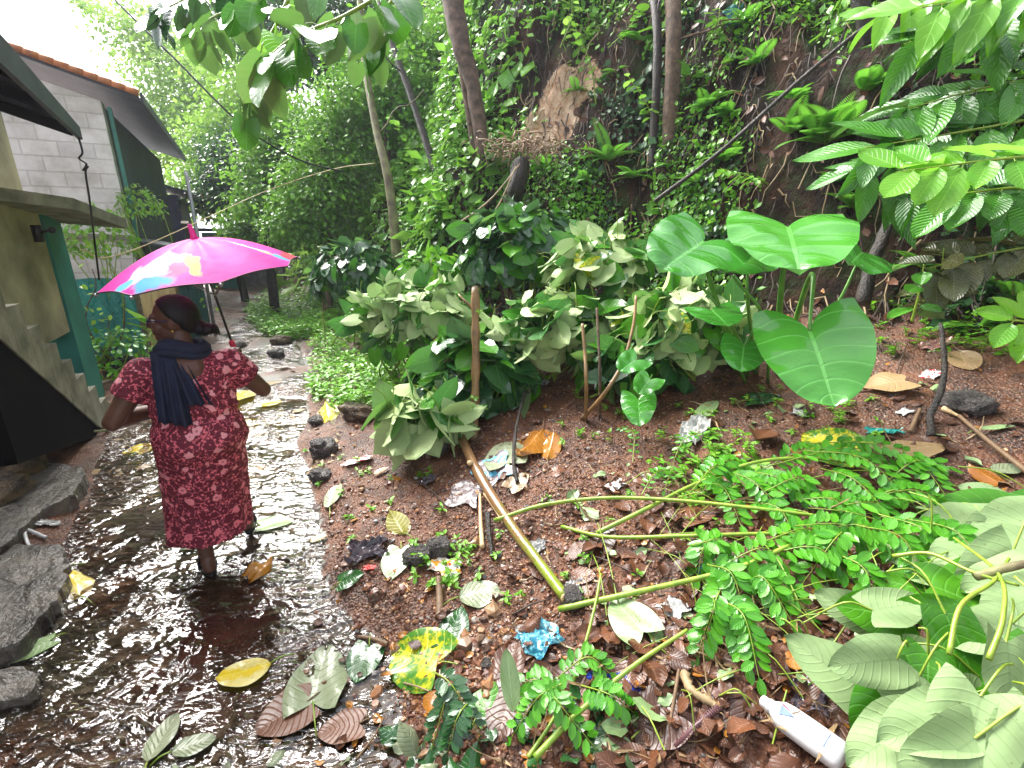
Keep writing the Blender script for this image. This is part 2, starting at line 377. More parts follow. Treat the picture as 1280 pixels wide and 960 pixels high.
# ------------------------------------------------------------------ leaves
def leaf_tpl(kind, nu=2, nv=4):
    """leaf lying along +Y, length 1, width baked in; returns verts, quads, uv"""
    us = np.linspace(-1, 1, 2 * nu + 1); vv = np.linspace(0, 1, nv + 1)
    U, Vv = np.meshgrid(us, vv); U = U.ravel(); Vv = Vv.ravel(); Vo = Vv.copy()
    a = np.abs(U)
    if kind == 'heart':
        w = .44 * np.power(np.sin(np.clip(.26 + Vv * .74, 0, 1) * math.pi), .75); w[Vv > .999] = 0
        y = Vv - .26 * a * (1 - Vv) ** 2 * (1.3 - .6 * a)
        z = -.16 * Vv ** 2 + .05 * a
    elif kind == 'taro':
        w = .50 * np.power(np.sin(np.clip(.33 + Vv * .67, 0, 1) * math.pi), .62); w[Vv > .999] = 0
        y = Vv - .50 * np.power(a, .8) * (1 - Vv) ** 1.6 * (1.45 - .75 * a)
        z = -.12 * Vv ** 2 + .12 * a * (1 - .5 * a) - .011 * np.abs(np.sin((Vv - .15 * a) * 6 * math.pi)) * np.minimum(a * 3, 1) + .025 * np.sin(Vv * 17 + U * 3) * a
    elif kind == 'lance':
        w = .17 * np.power(np.sin(np.power(Vv, .8) * math.pi), .8); y = Vv; z = -.28 * Vv ** 2 + .05 * a + .006 * np.sin(Vv * 40) * a
    elif kind == 'oval':
        w = .29 * np.power(np.sin(np.power(Vv, .9) * math.pi), .6); y = Vv; z = -.12 * Vv ** 2 + .06 * a
    elif kind == 'leaflet':
        w = .25 * np.power(np.sin(Vv * math.pi), .65); y = Vv; z = -.08 * Vv ** 2 + .04 * a
    else:   # 'blade'
        w = .10 * (1 - Vv) ** .6 + .0; y = Vv; z = -.35 * Vv ** 2 + .02 * a
    V = np.stack([U * w, y, z], 1); n = 2 * nu + 1
    F = np.array([(j * n + i, j * n + i + 1, (j + 1) * n + i + 1, (j + 1) * n + i) for j in range(nv) for i in range(2 * nu)])
    return V, F, np.stack([U * .5 + .5, Vo], 1)
TPL = {}
def tpl(kind, nu, nv):
    k = (kind, nu, nv)
    if k not in TPL: TPL[k] = leaf_tpl(*k)
    return TPL[k]
def unit(a): return a / np.maximum(np.linalg.norm(a, axis=-1, keepdims=True), 1e-9)
class Leaves:
    def __init__(s): s.V = []; s.F = []; s.U = []; s.R = []; s.n = 0
    def add(s, kind, pos, dirs, ups, size, nu=1, nv=3, wob=.0, wide=None, curl=None):
        V, F, UV = tpl(kind, nu, nv); pos = np.atleast_2d(np.array(pos, float)); N = len(pos)
        Y = unit(np.atleast_2d(np.array(dirs, float)) * np.ones((N, 1))); Z0 = np.atleast_2d(np.array(ups, float)) * np.ones((N, 1))
        X = unit(np.cross(Y, Z0)); Z = np.cross(X, Y)
        size = np.ones(N) * size; wd = np.ones(N) if wide is None else np.ones(N) * wide
        cu = RNG.uniform(.2, 2.0, N) if curl is None else np.ones(N) * curl
        v = V[None] * np.ones((N, 1, 1)); v[..., 2] *= cu[:, None]; v[..., 0] *= wd[:, None]
        if wob:
            ph = RNG.uniform(0, 6.3, (N, 3))
            v[..., 2] += wob * (np.sin(V[None, :, 1] * 7 + ph[:, :1]) * .5 + np.sin(V[None, :, 0] * 11 + V[None, :, 1] * 4 + ph[:, 1:2]) * .6) * (.2 + np.abs(V[None, :, 0]) * 2)
        v = v * size[:, None, None]
        W = pos[:, None] + v[..., :1] * X[:, None] + v[..., 1:2] * Y[:, None] + v[..., 2:] * Z[:, None]
        off = s.n + np.arange(N)[:, None, None] * len(V)
        s.V.append(W.reshape(-1, 3)); s.F.append((F[None] + off).reshape(-1, 4)); s.U.append(np.tile(UV, (N, 1)))
        s.R.append(np.repeat(RNG.random(N), len(V))); s.n += N * len(V); return s
    def build(s, name, mat, parent=None, ground=None):
        if not s.V: return None
        V = np.concatenate(s.V)
        if ground is not None:
            h = H(V[:, 0], V[:, 1]) + ground; low = V[:, 2] < h
            V[low, 2] = h[low] + .15 * np.clip(V[low, 2] - h[low], -.1, 0) * 0 + RNG.uniform(0, .004, low.sum())
        return mesh(name, V, np.concatenate(s.F), mat, parent, True, np.concatenate(s.U), np.concatenate(s.R))
def rdir(n, up=0):
    v = unit(RNG.normal(size=(n, 3))); v[:, 2] += up; return unit(v)
# ------------------------------------------------------------------ the ground sheet
def axis(lo, fine0, fine1, hi, step):
    a = [fine0]; s = step
    while a[0] > lo: s *= 1.13; a.insert(0, a[0] - s)
    b = list(np.arange(fine0 + step, fine1, step)); c = [b[-1]]; s = step
    while c[-1] < hi: s *= 1.13; c.append(c[-1] + s)
    return np.array(a + b + c[1:])
XA = axis(-600, -3.2, 4.6, 600, .035); YA = axis(-300, .6, 8.2, 900, .035)
GX, GY = np.meshgrid(XA, YA); GZ = H(GX, GY)
nx, ny = len(XA), len(YA); VV = np.stack([GX.ravel(), GY.ravel(), GZ.ravel()], 1)
ii, jj = np.meshgrid(np.arange(nx - 1), np.arange(ny - 1)); ii = ii.ravel(); jj = jj.ravel()
FF = np.stack([jj * nx + ii, jj * nx + ii + 1, (jj + 1) * nx + ii + 1, (jj + 1) * nx + ii], 1)
cx = VV[FF, 0].mean(1); cy = VV[FF, 1].mean(1)
ds = polysd(EDGE, cx, cy) + .12 * fbm(cx * 2, cy * 2, 2, 40); dl = polysd(LEFT, cx, cy); dt = polysd(TOE, cx, cy) + .25 * fbm(cx * 2, cy * 2, 3, 50)
hm = dt > .15; pm = (ds < .06) & (dl > -.02) & ~hm; gm = ~hm & ~pm
def submesh(name, mask, mat, kind='structure'):
    F = FF[mask]; u, inv = np.unique(F, return_inverse=True)
    return tag(mesh(name, VV[u], inv.reshape(-1, 4), mat), kind=kind)
submesh('hillside', hm, M['hill']); submesh('path', pm, M['path']); submesh('ground', gm, M['ground'])
# water sheet over the path bed: the bed pokes through where it is higher
wm = (ds < .1) & (dl > -.1) & (cy < 16) & (cy > -3) & ~hm
F = FF[wm]; u, inv = np.unique(F, return_inverse=True); WV = VV[u].copy()
lev = .004 + .0035 * fbm(WV[:, 0] * 5, WV[:, 1] * 5, 2, 61) - .010 * sstep(4.6, 6.5, WV[:, 1])
WV[:, 2] = lev + .012
tag(mesh('stream_water', WV, inv.reshape(-1, 4), M['water']), kind='structure')
# ------------------------------------------------------------------ the houses on the left
DIRP = Vector((-.475, .88, 0)).normalized()        # along the path
OUT = Vector((.88, .475, 0)).normalized()          # from the houses towards the path
UP = Vector((0, 0, 1))
def block_mat():
    m = M_('weathered concrete blocks'); v = m.coord()
    g = m.n('ShaderNodeSeparateXYZ', {0: v})
    along = m.math('ADD', m.math('MULTIPLY', g.outputs[0], .88), m.math('MULTIPLY', g.outputs[1], .475))
    vv = m.n('ShaderNodeCombineXYZ', {0: along, 1: g.outputs[2], 2: 0.}).outputs[0]
    br = m.n('ShaderNodeTexBrick', {'Vector': vv, 'Scale': 1., 'Color1': (.80, .77, .76), 'Color2': (.68, .65, .65), 'Mortar': (.60, .57, .55), 'Mortar Size': .011, 'Brick Width': .42, 'Row Height': .21, 'Mortar Smooth': .3, 'Bias': 0.})
    c = m.mix(m.ramp(m.noise(v, 2.2, 6, .65), [(.42, 0.), (.75, .7)]), br.outputs[0], (.30, .27, .22))
    h = m.math('ADD', m.math('MULTIPLY', br.outputs[1], -1.), m.math('MULTIPLY', m.noise(v, 30, 5), .4))
    return m.surf(m.pbr(c=c, r=.85, nrm=m.bump(h, .6, .02)))
M['block'] = block_mat()
M['cream'] = plain('dirty cream plaster', (.48, .42, .28), .8, c2=(.16, .14, .09), sc=1.7, bump=.3)
M['teal'] = plain('teal paint', (.03, .24, .20), .5, c2=(.02, .17, .15), sc=3)
M['cement'] = plain('mossy cement', (.30, .28, .21), .75, c2=(.12, .12, .075), sc=5, bump=.6, bd=.01)
M['shadeblack'] = plain('near-black painted shade', (.007, .006, .006), .95, spec=.05, c2=(.004, .004, .004), sc=3)  # near-black colour puts the shade under the house into the surface
M['sheetdark'] = plain('dark roofing sheet', (.06, .07, .10), .5, c2=(.03, .035, .055), sc=4)
M['tile'] = plain('orange roof tile', (.62, .22, .07), .7, c2=(.30, .11, .045), sc=9, bump=.6)
M['shadeblue'] = plain('wall with dark blue painted shade', (.035, .045, .10), .55, c2=(.015, .02, .05), sc=1.6, bump=.5, bd=.05)  # dark blue carries the shadow on the walls facing the path
M['tealsheet'] = plain('teal plastic sheet', (.03, .30, .26), .4, c2=(.015, .17, .16), sc=4, bump=.9, bd=.05)
M['tealdark'] = plain('dark teal sheet', (.012, .10, .10), .4, c2=(.008, .06, .065), sc=4, bump=.9, bd=.05)
M['creamsheet'] = plain('yellow ochre sheet', (.60, .42, .18), .5, c2=(.42, .27, .12), sc=4, bump=.5, bd=.02)
M['greyfence'] = plain('rusty grey corrugated sheet', (.30, .26, .25), .6, c2=(.16, .13, .12), sc=5)
M['black'] = plain('black plastic', (.012, .012, .014), .4)
M['white'] = plain('white plastic', (.50, .50, .49), .3, var=.06)
M['metal'] = plain('grey metal', (.35, .36, .37), .4, metal=.6)
M['wood'] = plain('weathered plank', (.26, .20, .14), .7, c2=(.12, .09, .06), sc=12)
def quadbox(mb, a, b, z0, z1, th, out=OUT):      # a vertical slab from a to b (xy), thickness th behind -out
    a = Vector(a); b = Vector(b); d = -out * th
    return mb.prism([(a.x, a.y, z0), (b.x, b.y, z0), (b.x, b.y, z1), (a.x, a.y, z1)], d)
# --- near house
A0 = Vector((-4.05, 4.06, 0))
def A(k, o=0, z=0): return A0 - DIRP * k + OUT * o + UP * z         # k metres back towards the camera
ho = empty('plastered_house', A(0), 'cream plastered house with a dark roof, teal corner and concrete steps at the left edge', 'house')
mb = MB(); mb.prism([A(-.78, 0, .9), A(5, 0, .9), A(5, 0, 2.05), A(-.78, 0, 2.05)], -OUT * .2)
mb.prism([A(-.55, 0, 2.055), A(5, 0, 2.055), A(5, 0, 3.3), A(-.55, 0, 3.3)], -OUT * .2)
mb.prism([A(-1.0, -.25, 1.0), A(-1.0, -2.6, 1.0), A(-1.0, -2.6, 3.2), A(-1.0, -.25, 3.2)], -DIRP * -.2)
mb.build('wall', M['cream'], ho, False)
MB().prism([A(-1.3, .02, -.1), A(-.8, .02, -.1), A(-.8, .02, 2.2), A(-1.3, .02, 2.2)], -OUT * .22).build('corner_pillar', M['teal'], ho, False)
MB().prism([A(-2.2, -.6, -.1), A(5, -.6, -.1), A(5, -.6, 1.1), A(-2.2, -.6, 1.1)], -OUT * .2).build('undercroft_wall', M['shadeblack'], ho, False)  # back of the open recess, its shade painted in as near-black
# roof: sheet with an overhanging eave, seen from below
e0 = P(95, 165, 3.6); e1 = P(0, 58, 2.62); e1 = e0 + (e1 - e0) * 1.25; 
bk = -OUT * 2.6 + UP * .9
mb = MB(); mb.prism([e0, e1, e1 + bk, e0 + bk], (0, 0, .035))
mb.build('roof', M['sheetdark'], ho, False)
mb = MB(); mb.prism([e0 + UP * .037, e1 + UP * .037, e1 - UP * .16, e0 - UP * .05], OUT * .03); mb.build('eave_board', M['sheetdark'], ho, False)
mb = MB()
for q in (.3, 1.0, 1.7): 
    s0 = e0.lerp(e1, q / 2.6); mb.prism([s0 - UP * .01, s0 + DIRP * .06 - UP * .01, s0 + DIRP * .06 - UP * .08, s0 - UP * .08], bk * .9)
mb.build('rafter', M['shadeblack'], ho, False)
# concrete sunshade ledge over the doorway
s0 = P(160, 281, 4.0); s1 = P(95, 262, 3.25); 
base = [s0, P(95, 249, 3.25), P(14, 240, 3.35), P(30, 262, 3.9)]
b0 = A(.1, .0, 1.93); L = [P(-60, 243, 3.3), P(95, 262, 4.2), P(160, 286, 4.9), P(40, 276, 5.0)]
MB().prism(L, (0, 0, .095)).build('sunshade_ledge', M['cement'], ho, False)
mb = MB(); lc = P(47, 292, 4.15); mb.box(lc, (.05, .05, .14)); mb.tube([lc, lc + OUT * .09 + UP * .03], .012); mb.ball(lc + OUT * .10 + UP * .03, .03); mb.build('wall_lamp', M['black'], ho)
# steps with a stepped parapet
st = MB(); n = 9; k0 = -.55; run = .235; rise = .185; zb = .06; off = .20
for i in range(n):
    ka = k0 + i * run; z1 = zb + (i + 1) * rise
    lowz0 = max(-.05, zb + (ka - k0) / run * rise - .34); lowz1 = max(-.05, zb + (ka + run - k0) / run * rise - .34)
    st.prism([A(ka, off, lowz0), A(ka + run - .004, off, lowz1), A(ka + run - .004, off, z1), A(ka, off, z1)], -OUT * .14)
st.build('stair_parapet', M['cement'], ho, False)
st = MB()
for i in range(n):
    ka = k0 + i * run; z1 = zb + (i + .5) * rise
    st.prism([A(ka, off - .145, z1 - .2), A(ka + run - .004, off - .145, z1 - .2), A(ka + run - .004, off - .145, z1), A(ka, off - .145, z1)], -OUT * .28)
st.build('step', M['cement'], ho, False)
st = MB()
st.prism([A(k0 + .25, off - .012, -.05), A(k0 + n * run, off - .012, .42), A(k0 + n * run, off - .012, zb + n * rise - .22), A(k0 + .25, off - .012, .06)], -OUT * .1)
st.build('stair_shade_panel', M['shadeblack'], ho, False)  # added panel, coloured black for the shade in the open space below the steps
# --- far block house
B0 = Vector((-6.15, 8.1, 0))
def B(k, o=0, z=0): return B0 + DIRP * k + OUT * o + UP * z
hb = empty('block_house', B(0), 'unplastered grey concrete block house with an orange tiled roof edge and side wall coloured as in shadow', 'house')
MB().prism([B(0, 0, -.3), B(0, -4.5, -.3), B(0, -4.5, 5.1), B(0, 0, 3.75)], DIRP * .2).build('wall', M['block'], hb, False)
MB().prism([B(-.06, .0, 1.75), B(-.06, -4.5, 1.95), B(-.06, -4.5, 2.03), B(-.06, 0, 1.83)], DIRP * .055).build('ledge', M['cement'], hb, False)
MB().prism([B(.21, 0, -.3), B(6.2, 0, -.3), B(6.2, 0, 3.7), B(.21, 0, 3.7)], -OUT * .2).build('side_wall', M['shadeblue'], hb, False)  # shadowed side of the house, the shade is in the colour
MB().prism([B(-.25, .5, 3.78), B(-.25, -4.6, 5.32), B(-.25, -4.6, 5.38), B(-.25, .5, 3.84)], DIRP * 6.8).build('roof', M['sheetdark'], hb, False)
mb = MB()
for i in range(34):
    a = B(-.30, .52 - i * .15, 3.85 + i * .0453); mb.tube([a, a + Vector(-OUT * .16 + UP * .047)], [.048, .040], 10)
mb.build('tile_edge', M['tile'], hb)
MB().prism([B(-.2, .52, 3.74), B(6.5, .52, 3.74), B(6.5, .52, 3.88), B(-.2, .52, 3.88)], OUT * .03).build('fascia', M['sheetdark'], hb, False)
MB().prism([B(.12, .04, 0), B(.18, .04, 0), B(.18, .04, 3.7), B(.12, .04, 3.7)], OUT * .05).build('drain_pipe', M['teal'], hb, False)
MB().prism([B(1.3, .6, 2.05), B(3.6, .6, 1.25), B(3.75, .6, 1.3), B(1.45, .6, 2.1)], OUT * .12).build('leaning_beam', M['wood'], hb, False)
mb = MB(); mb.prism([B(-.2, .9, 1.55), B(1.6, .9, 1.55), B(1.6, .0, 1.75), B(-.2, .0, 1.75)], (0, 0, .03)); mb.build('low_canopy', M['sheetdark'], hb, False)
an = empty('lean_to_shed', B(6.6), 'dark lean-to shed with a low sloping roof at the far end of the block house', 'shed')
MB().prism([B(6.6, .2, -.2), B(9.6, .2, -.2), B(9.6, .2, 2.9), B(6.6, .2, 2.9)], -OUT * 2).build('wall', M['shadeblue'], an, False)
MB().prism([B(6.3, .75, 2.85), B(10, .75, 2.85), B(10, -2.2, 3.7), B(6.3, -2.2, 3.7)], (0, 0, .06)).build('roof', M['sheetdark'], an, False)
MB().prism([B(6.28, .76, 2.82), B(10.02, .76, 2.82), B(10.02, .76, 2.95), B(6.28, .76, 2.95)], OUT * .03).build('fascia', M['tile'], an, False)
pl = P(241, 262, 8.5); 
tag(MB().tube([(pl.x, pl.y, 0), (pl.x, pl.y, 2.9)], .03, 10).build('metal_pole', M['metal']), 'thin grey metal pole rising behind the umbrella tip', 'pole')
kb = empty('small_teal_hut', B(9.9, 1.0), 'small hut painted teal showing just right of the metal pole', 'hut')
MB().prism([B(9.9, 1.25, -.2), B(9.9, .4, -.2), B(9.9, .4, 1.95), B(9.9, 1.25, 1.95)], DIRP * 1.4).build('wall', M['teal'], kb, False)
MB().prism([B(9.7, 1.45, 2.0), B(9.7, .2, 2.0), B(9.7, .2, 2.1), B(9.7, 1.45, 2.0 + .05)], DIRP * 1.8).build('roof', M['sheetdark'], kb, False)
# --- corrugated fence beyond
def corr(name, a, b, z0, z1, mat, parent, amp=.02, per=.09):
    a = Vector(a); b = Vector(b); L = (b - a).length; n = max(8, int(L / per * 6)); d = (b - a).normalized(); nn = Vector((-d.y, d.x, 0))
    V = []; F = []
    for i in range(n + 1):
        p = a + d * (L * i / n) + nn * amp * math.sin(i / 6 * 2 * math.pi)
        zz = z1 + .03 * math.sin(i * .13)
        V += [(p.x, p.y, z0), (p.x, p.y, zz), (p.x + nn.x * .004, p.y + nn.y * .004, z0), (p.x + nn.x * .004, p.y + nn.y * .004, zz)]
    for i in range(n):
        o = 4 * i; F += [(o, o + 4, o + 5, o + 1), (o + 2, o + 3, o + 7, o + 6), (o + 1, o + 5, o + 7, o + 3)]
    return mesh(name, V, F, mat, parent)
fe = empty('corrugated_fence', B(10.8, 1.6), 'grey corrugated metal fence in the distance right of the teal hut', 'fence')
a = B(11.3, 1.3); b = a + Vector((1.9, -.35, 0)); corr('sheet_panel', (a.x, a.y, 0), (b.x, b.y, 0), -.1, 1.75, M['greyfence'], fe)
MB().box((b.x, b.y, .85), (.08, .08, 1.9)).build('post', M['wood'], fe, False)
# --- sheet fence along the left of the path
fn = empty('sheet_fence', (-4.9, 5.6, 0), 'patchwork garden fence of teal, ochre and dark green sheets behind the woman', 'fence')
L2 = [(-5.65, 6.1), (-5.75, 7.6), (-5.75, 8.15), (-5.9, 8.9), (-6.3, 10.0)]
specs = [('teal_sheet', 0, 1, M['tealsheet'], 1.02), ('ochre_sheet', 1, 3, M['creamsheet'], .98), ('dark_green_sheet', 3, 4, M['tealdark'], 1.05)]
tealA = Vector((-5.76, 6.2, 0)); tealB = Vector((-5.42, 7.0, 0)); ocB = Vector((-5.52, 8.0, 0)); dkB = Vector((-5.95, 9.4, 0))
for nm, p, q, mt, z in (('teal_sheet', tealA, tealB, M['tealsheet'], 1.25), ('ochre_sheet', tealB, ocB, M['creamsheet'], 1.08), ('dark_green_sheet', ocB, dkB, M['tealdark'], 1.1)):
    corr(nm, (p.x, p.y, 0), (q.x, q.y, 0), 0, z, mt, fn, amp=.012, per=.16)
    MB().box((p.x, p.y, .5), (.05, .05, 1.1)).build('post', M['wood'], fn, False)
# slabs and boulders at the lower left
def rock(name, c, size, mat, label, cat='stone', group=None, seed=0, rz=0, flat=1, parent=None, n=(40, 26)):
    b = MB(); b.ball((0, 0, 0), 1, n); V = np.array([tuple(v) for v in b.V])
    k = 1 + .45 * fbm(V[:, 0] * 1.3 + seed * 7.7, V[:, 1] * 1.3 + V[:, 2] * 1.7, 3, seed) + .22 * fbm(V[:, 0] * 4 + seed, V[:, 1] * 4 - V[:, 2] * 3, 3, seed + 5)
    V = V * k[:, None]
    V = np.sign(V) * np.abs(V) ** .8
    V *= np.array(size) / 2
    ca, sa = math.cos(rz), math.sin(rz); V = np.stack([V[:, 0] * ca - V[:, 1] * sa, V[:, 0] * sa + V[:, 1] * ca, V[:, 2]], 1)
    o = mesh(name, V, b.F, mat, None, world=False); o.location = c
    if cat: tag(o, label, cat, group)
    return o
for px, py, lz, s, mt, lab in (
    (8, 588, .20, (.34, .30, .26), 'laterite', 'dark brown boulder highest in the rock pile at the left edge'),
    (30, 600, .12, (.30, .28, .22), 'laterite', 'mossy brown boulder at the right end of the left-edge rock pile'),
    (8, 632, .10, (.38, .26, .22), 'laterite', 'orange brown boulder in front of the rock pile at the left edge'),
    (402, 600, .03, (.17, .13, .11), 'stone', 'flat-topped black stone at the path edge beside the woman'),
    (405, 567, .06, (.22, .17, .18), 'stone', 'rounded dark lava-like stone just above the flat-topped black stone'),
    (452, 520, .05, (.42, .24, .2), 'laterite', 'long brown earthy rock under the weeds beside the path'),
    (395, 530, .04, (.17, .12, .1), 'stone', 'small grey stone with a mossy cap beside the path'),
    (497, 552, .03, (.19, .14, .14), 'stone', 'dark stone tucked beneath the pale leaf tips left of the upright stake'),
    (543, 565, .03, (.24, .15, .12), 'stone', 'wet brown stone at the upper end of the lying pole'),
    (550, 690, .03, (.14, .12, .11), 'stone', 'black round stone in the weeds left of the lying pole'),
    (522, 700, .03, (.15, .12, .09), 'stone', 'brown block of stone touching the black round stone'),
    (715, 755, .03, (.12, .09, .1), 'stone', 'dark crumpled stone against the cut end of the lying pole'),
    (1208, 512, .05, (.26, .2, .12), 'stone', 'black wet rock half buried in soil at the right edge'),
    (352, 430, .08, (.35, .25, .2), 'laterite', 'reddish rock at the path edge under the bright weeds'),
    (300, 435, .04, (.22, .18, .14), 'stone', 'small dark stone in the middle of the far path'),
    (345, 445, .05, (.3, .2, .16), 'stone', 'dark stone in front of the bright weeds on the far path'),
    (608, 835, .01, (.05, .045, .035), 'stone', 'small black pebble in the coarse gravel at the bottom'),
    ):
    g = G(px, py); rock('stone', (g.x, g.y, g.z + lz * .6), s, M[mt], lab, seed=int(px), rz=px)
def slab(pxs, top, mat, label, th=.13, cat='paving slab'):
    pts = [P(x, y, (CAMH - top) / -ray(x, y).z) for x, y in pxs]; n = len(pts)
    c = sum(pts, Vector()) / n; V = []; F = []
    ring = []
    for i in range(n):
        for q in range(14):
            p = pts[i].lerp(pts[(i + 1) % n], q / 14); j = .05 * vnoise(np.array([p.x * 14]), np.array([p.y * 14]), 3)[0] + .03 * vnoise(np.array([p.x * 41]), np.array([p.y * 41]), 5)[0]
            ring.append(p + (c - p).normalized() * j)
    m = len(ring); levels = [(1.02, -th), (1.005, -.05), (1.0, -.012), (.985, .0), (.93, .002), (.8, .004), (.6, .002), (.4, .004), (.2, -.002)]
    for sc, dz in levels:
        for p in ring:
            q = c + (p - c) * sc; V.append((q.x, q.y, q.z + dz + .020 * float(fbm(np.array([q.x * 9]), np.array([q.y * 9]), 3, 9)[0])))
    for l in range(len(levels) - 1): F += [(l * m + i, l * m + (i + 1) % m, (l + 1) * m + (i + 1) % m, (l + 1) * m + i) for i in range(m)]
    V.append(tuple(c)); F += [((len(levels) - 1) * m + i, (len(levels) - 1) * m + (i + 1) % m, len(V) - 1) for i in range(m)]
    return tag(mesh('concrete_slab', V, F, M[mat], smooth=False), label, cat)
slab([(-60, 668), (0, 600), (62, 578), (108, 585), (92, 618), (50, 640), (15, 672), (-60, 740)], .13, 'slab', 'broken grey concrete slab in front of the boulders at the left edge')
slab([(-60, 700), (20, 678), (78, 684), (84, 706), (66, 752), (32, 800), (-70, 850)], .09, 'slab', 'wet grey slab with a long pale leaf on it, lower left')
slab([(-90, 835), (20, 832), (46, 842), (30, 868), (-100, 900)], .06, 'slab', 'thin dark slab edge at the water, lowest of the slabs on the left')
# debris by the stairs
hz = MB(); c0 = G(115, 530); pts = [G(150, 528, .04), G(147, 515, .05), G(128, 508, .05), G(120, 522, .04), G(135, 540, .035), G(118, 545, .04), G(70, 545, .06)]
tag(hz.tube(spline(pts, 40), .012, 8).build('garden_hose', M['barkgreen']), 'pale garden hose curling out from under the concrete steps', 'hose')
hz = MB(); tag(hz.tube(spline([G(60, 678, .02), G(34, 668, .03), G(40, 690, .02), G(60, 700, .02)], 30), .010, 8).build('rope_loop', M['white']), 'short loop of white cord between the two slabs on the left', 'cord')
for i, (p0, p1, lab, mt) in enumerate((((95, 470), (178, 452), 'weathered plank lying across the yard beyond the steps', 'wood'), ((90, 448), (150, 440), 'thin plank behind the longer plank in the yard', 'wood'), ((52, 492), (130, 488), 'brown board sticking out from beneath the steps', 'wood'))):
    a, b = G(*p0, .05), G(*p1, .06); tag(MB().prism([a, b, b + Vector((.03, .12, .01)), a + Vector((.03, .12, .01))], (0, 0, .025)).build('plank', M[mt], None, False), lab, 'plank')
p = G(158, 470); pt = MB(); pr = [(0, 0), (.10, .0), (.15, .08), (.15, .16), (.11, .22), (.13, .24), (.12, .25), (.10, .22)]
V = []; F = []
for r_, z_ in pr: V += [(p.x + r_ * math.cos(a * math.pi / 8), p.y + r_ * math.sin(a * math.pi / 8), p.z + z_) for a in range(16)]
for l in range(len(pr) - 1): F += [(l * 16 + i, l * 16 + (i + 1) % 16, (l + 1) * 16 + (i + 1) % 16, (l + 1) * 16 + i) for i in range(16)]
tag(mesh('cooking_pot', V, F, M['black']), 'round black pot on the ground behind the woman\'s left elbow', 'pot')
p = G(176, 448); M['bluebag'] = plain('blue printed sack', (.02, .04, .22), .4, c2=(.16, .18, .26), sc=9)
tag(rock('blue_sack', (p.x, p.y, p.z + .17), (.32, .25, .42), M['bluebag'], None, None, seed=4), 'blue and white printed sack standing beyond the woman\'s left shoulder', 'sack')
p = G(182, 430); tag(MB().prism([p + Vector((-.05, 0, 0)), p + Vector((.45, .2, 0)), p + Vector((.25, .3, .55)), p + Vector((-.2, .1, .5))], (.02, -.03, .01)).build('leaning_board', M['cement'], None, False), 'grey board leaning just left of the woman\'s face', 'board')
# cables
def cable(name, pts, r, label, cat, mat='black', n=40): return tag(MB().tube(spline(pts, n), r, 6).build(name, M[mat]), label, cat)
cable('overhead_cable', [P(128, -15, 5.2), P(215, 70, 5.2), P(305, 158, 5.4), P(375, 200, 6.2), P(430, 215, 7.2)], .011, 'black overhead cable slanting down from the top left into the trees', 'cable')
cable('hanging_wire', [P(97, 168, 3.6), P(103, 190, 3.6), P(99, 198, 3.6), P(108, 205, 3.6), P(104, 213, 3.62), P(110, 208, 3.6), P(107, 216, 3.6), P(112, 250, 3.65), P(118, 300, 3.75), P(124, 350, 3.9)], .007, 'tangled black wire hanging from the tip of the near roof', 'wire', n=80)
cable('yellow_line', [P(100, 312, 5.5), P(160, 315, 6), P(330, 240, 8.5), P(415, 212, 8.0), P(470, 204, 7.7)], .006, 'thin orange cord stretched from the yard to a slender tree', 'cord', mat='creamsheet')
# ------------------------------------------------------------------ plants
def stems_tube(mb, pts, r0, r1, n=12, k=6): mb.tube(spline(pts, n), [r0 + (r1 - r0) * i / (n - 1) for i in range(n)], k)
def limb_path(a, b, n=8, wig=.12):
    a = Vector(a); b = Vector(b); L = (b - a).length; out = []
    for i in range(n):
        t = i / (n - 1); p = a.lerp(b, t)
        if 0 < i < n - 1: p += Vector([random.gauss(0, wig * L * .25) for _ in range(3)])
        out.append(p)
    return out
def trunk_tree(label, cat, pts, radii, mat, crowns, leaf, lsz, nleaf, group=None, forks=(), name='tree', seed=1):
    random.seed(seed)
    o = empty(name, pts[0], label, cat, group)
    tb = MB(); n = 18; sp = spline(pts, n)
    rr = [np.interp(i / (n - 1), np.linspace(0, 1, len(radii)), radii) for i in range(n)]
    tb.tube(sp, list(map(float, rr)), 10, jit=.10); tb.build('trunk', M[mat], o)
    br = MB()
    for f in forks: stems_tube(br, f[0], f[1], f[2], 12, 7)
    cl = Leaves()
    for c, rad, nl in crowns:
        c = Vector(c); rad = Vector(rad)
        q = min(sp, key=lambda s: (s - c).length + .5 * abs(s.z - c.z))
        stems_tube(br, limb_path(q, c, 5, .15), rr[-1] * .8 + .01, .008, 8, 6)
        ncl = max(6, int(nl / 55)); cen = unit(RNG.normal(size=(ncl, 3))) * (RNG.random((ncl, 1)) ** .45) * np.array(rad) + np.array(c)
        for e in cen[::max(1, ncl // 9)]: stems_tube(br, limb_path(c, e, 4, .2), .012, .004, 5, 5)
        idx = RNG.integers(0, ncl, nl); sc = .26 * float(min(rad)) + .05
        pos = cen[idx] + RNG.normal(size=(nl, 3)) * sc * np.array([1, 1, .6])
        outw = unit(pos - np.array(c)); d = unit(outw * .6 + RNG.normal(size=(nl, 3)) * .6 + np.array([0, 0, -.45]))
        up = unit(RNG.normal(size=(nl, 3)) * .45 + np.array([0, 0, 1.]) + outw * .4)
        cl.add('oval', pos, d, up, RNG.uniform(.6, 1.25, nl) * lsz, 1, 2, wide=1.2)
    br.build('branches', M[mat], o); cl.build('crown', LM[leaf], o)
    return o
def ub(px, py, t): return P(px, py, t)
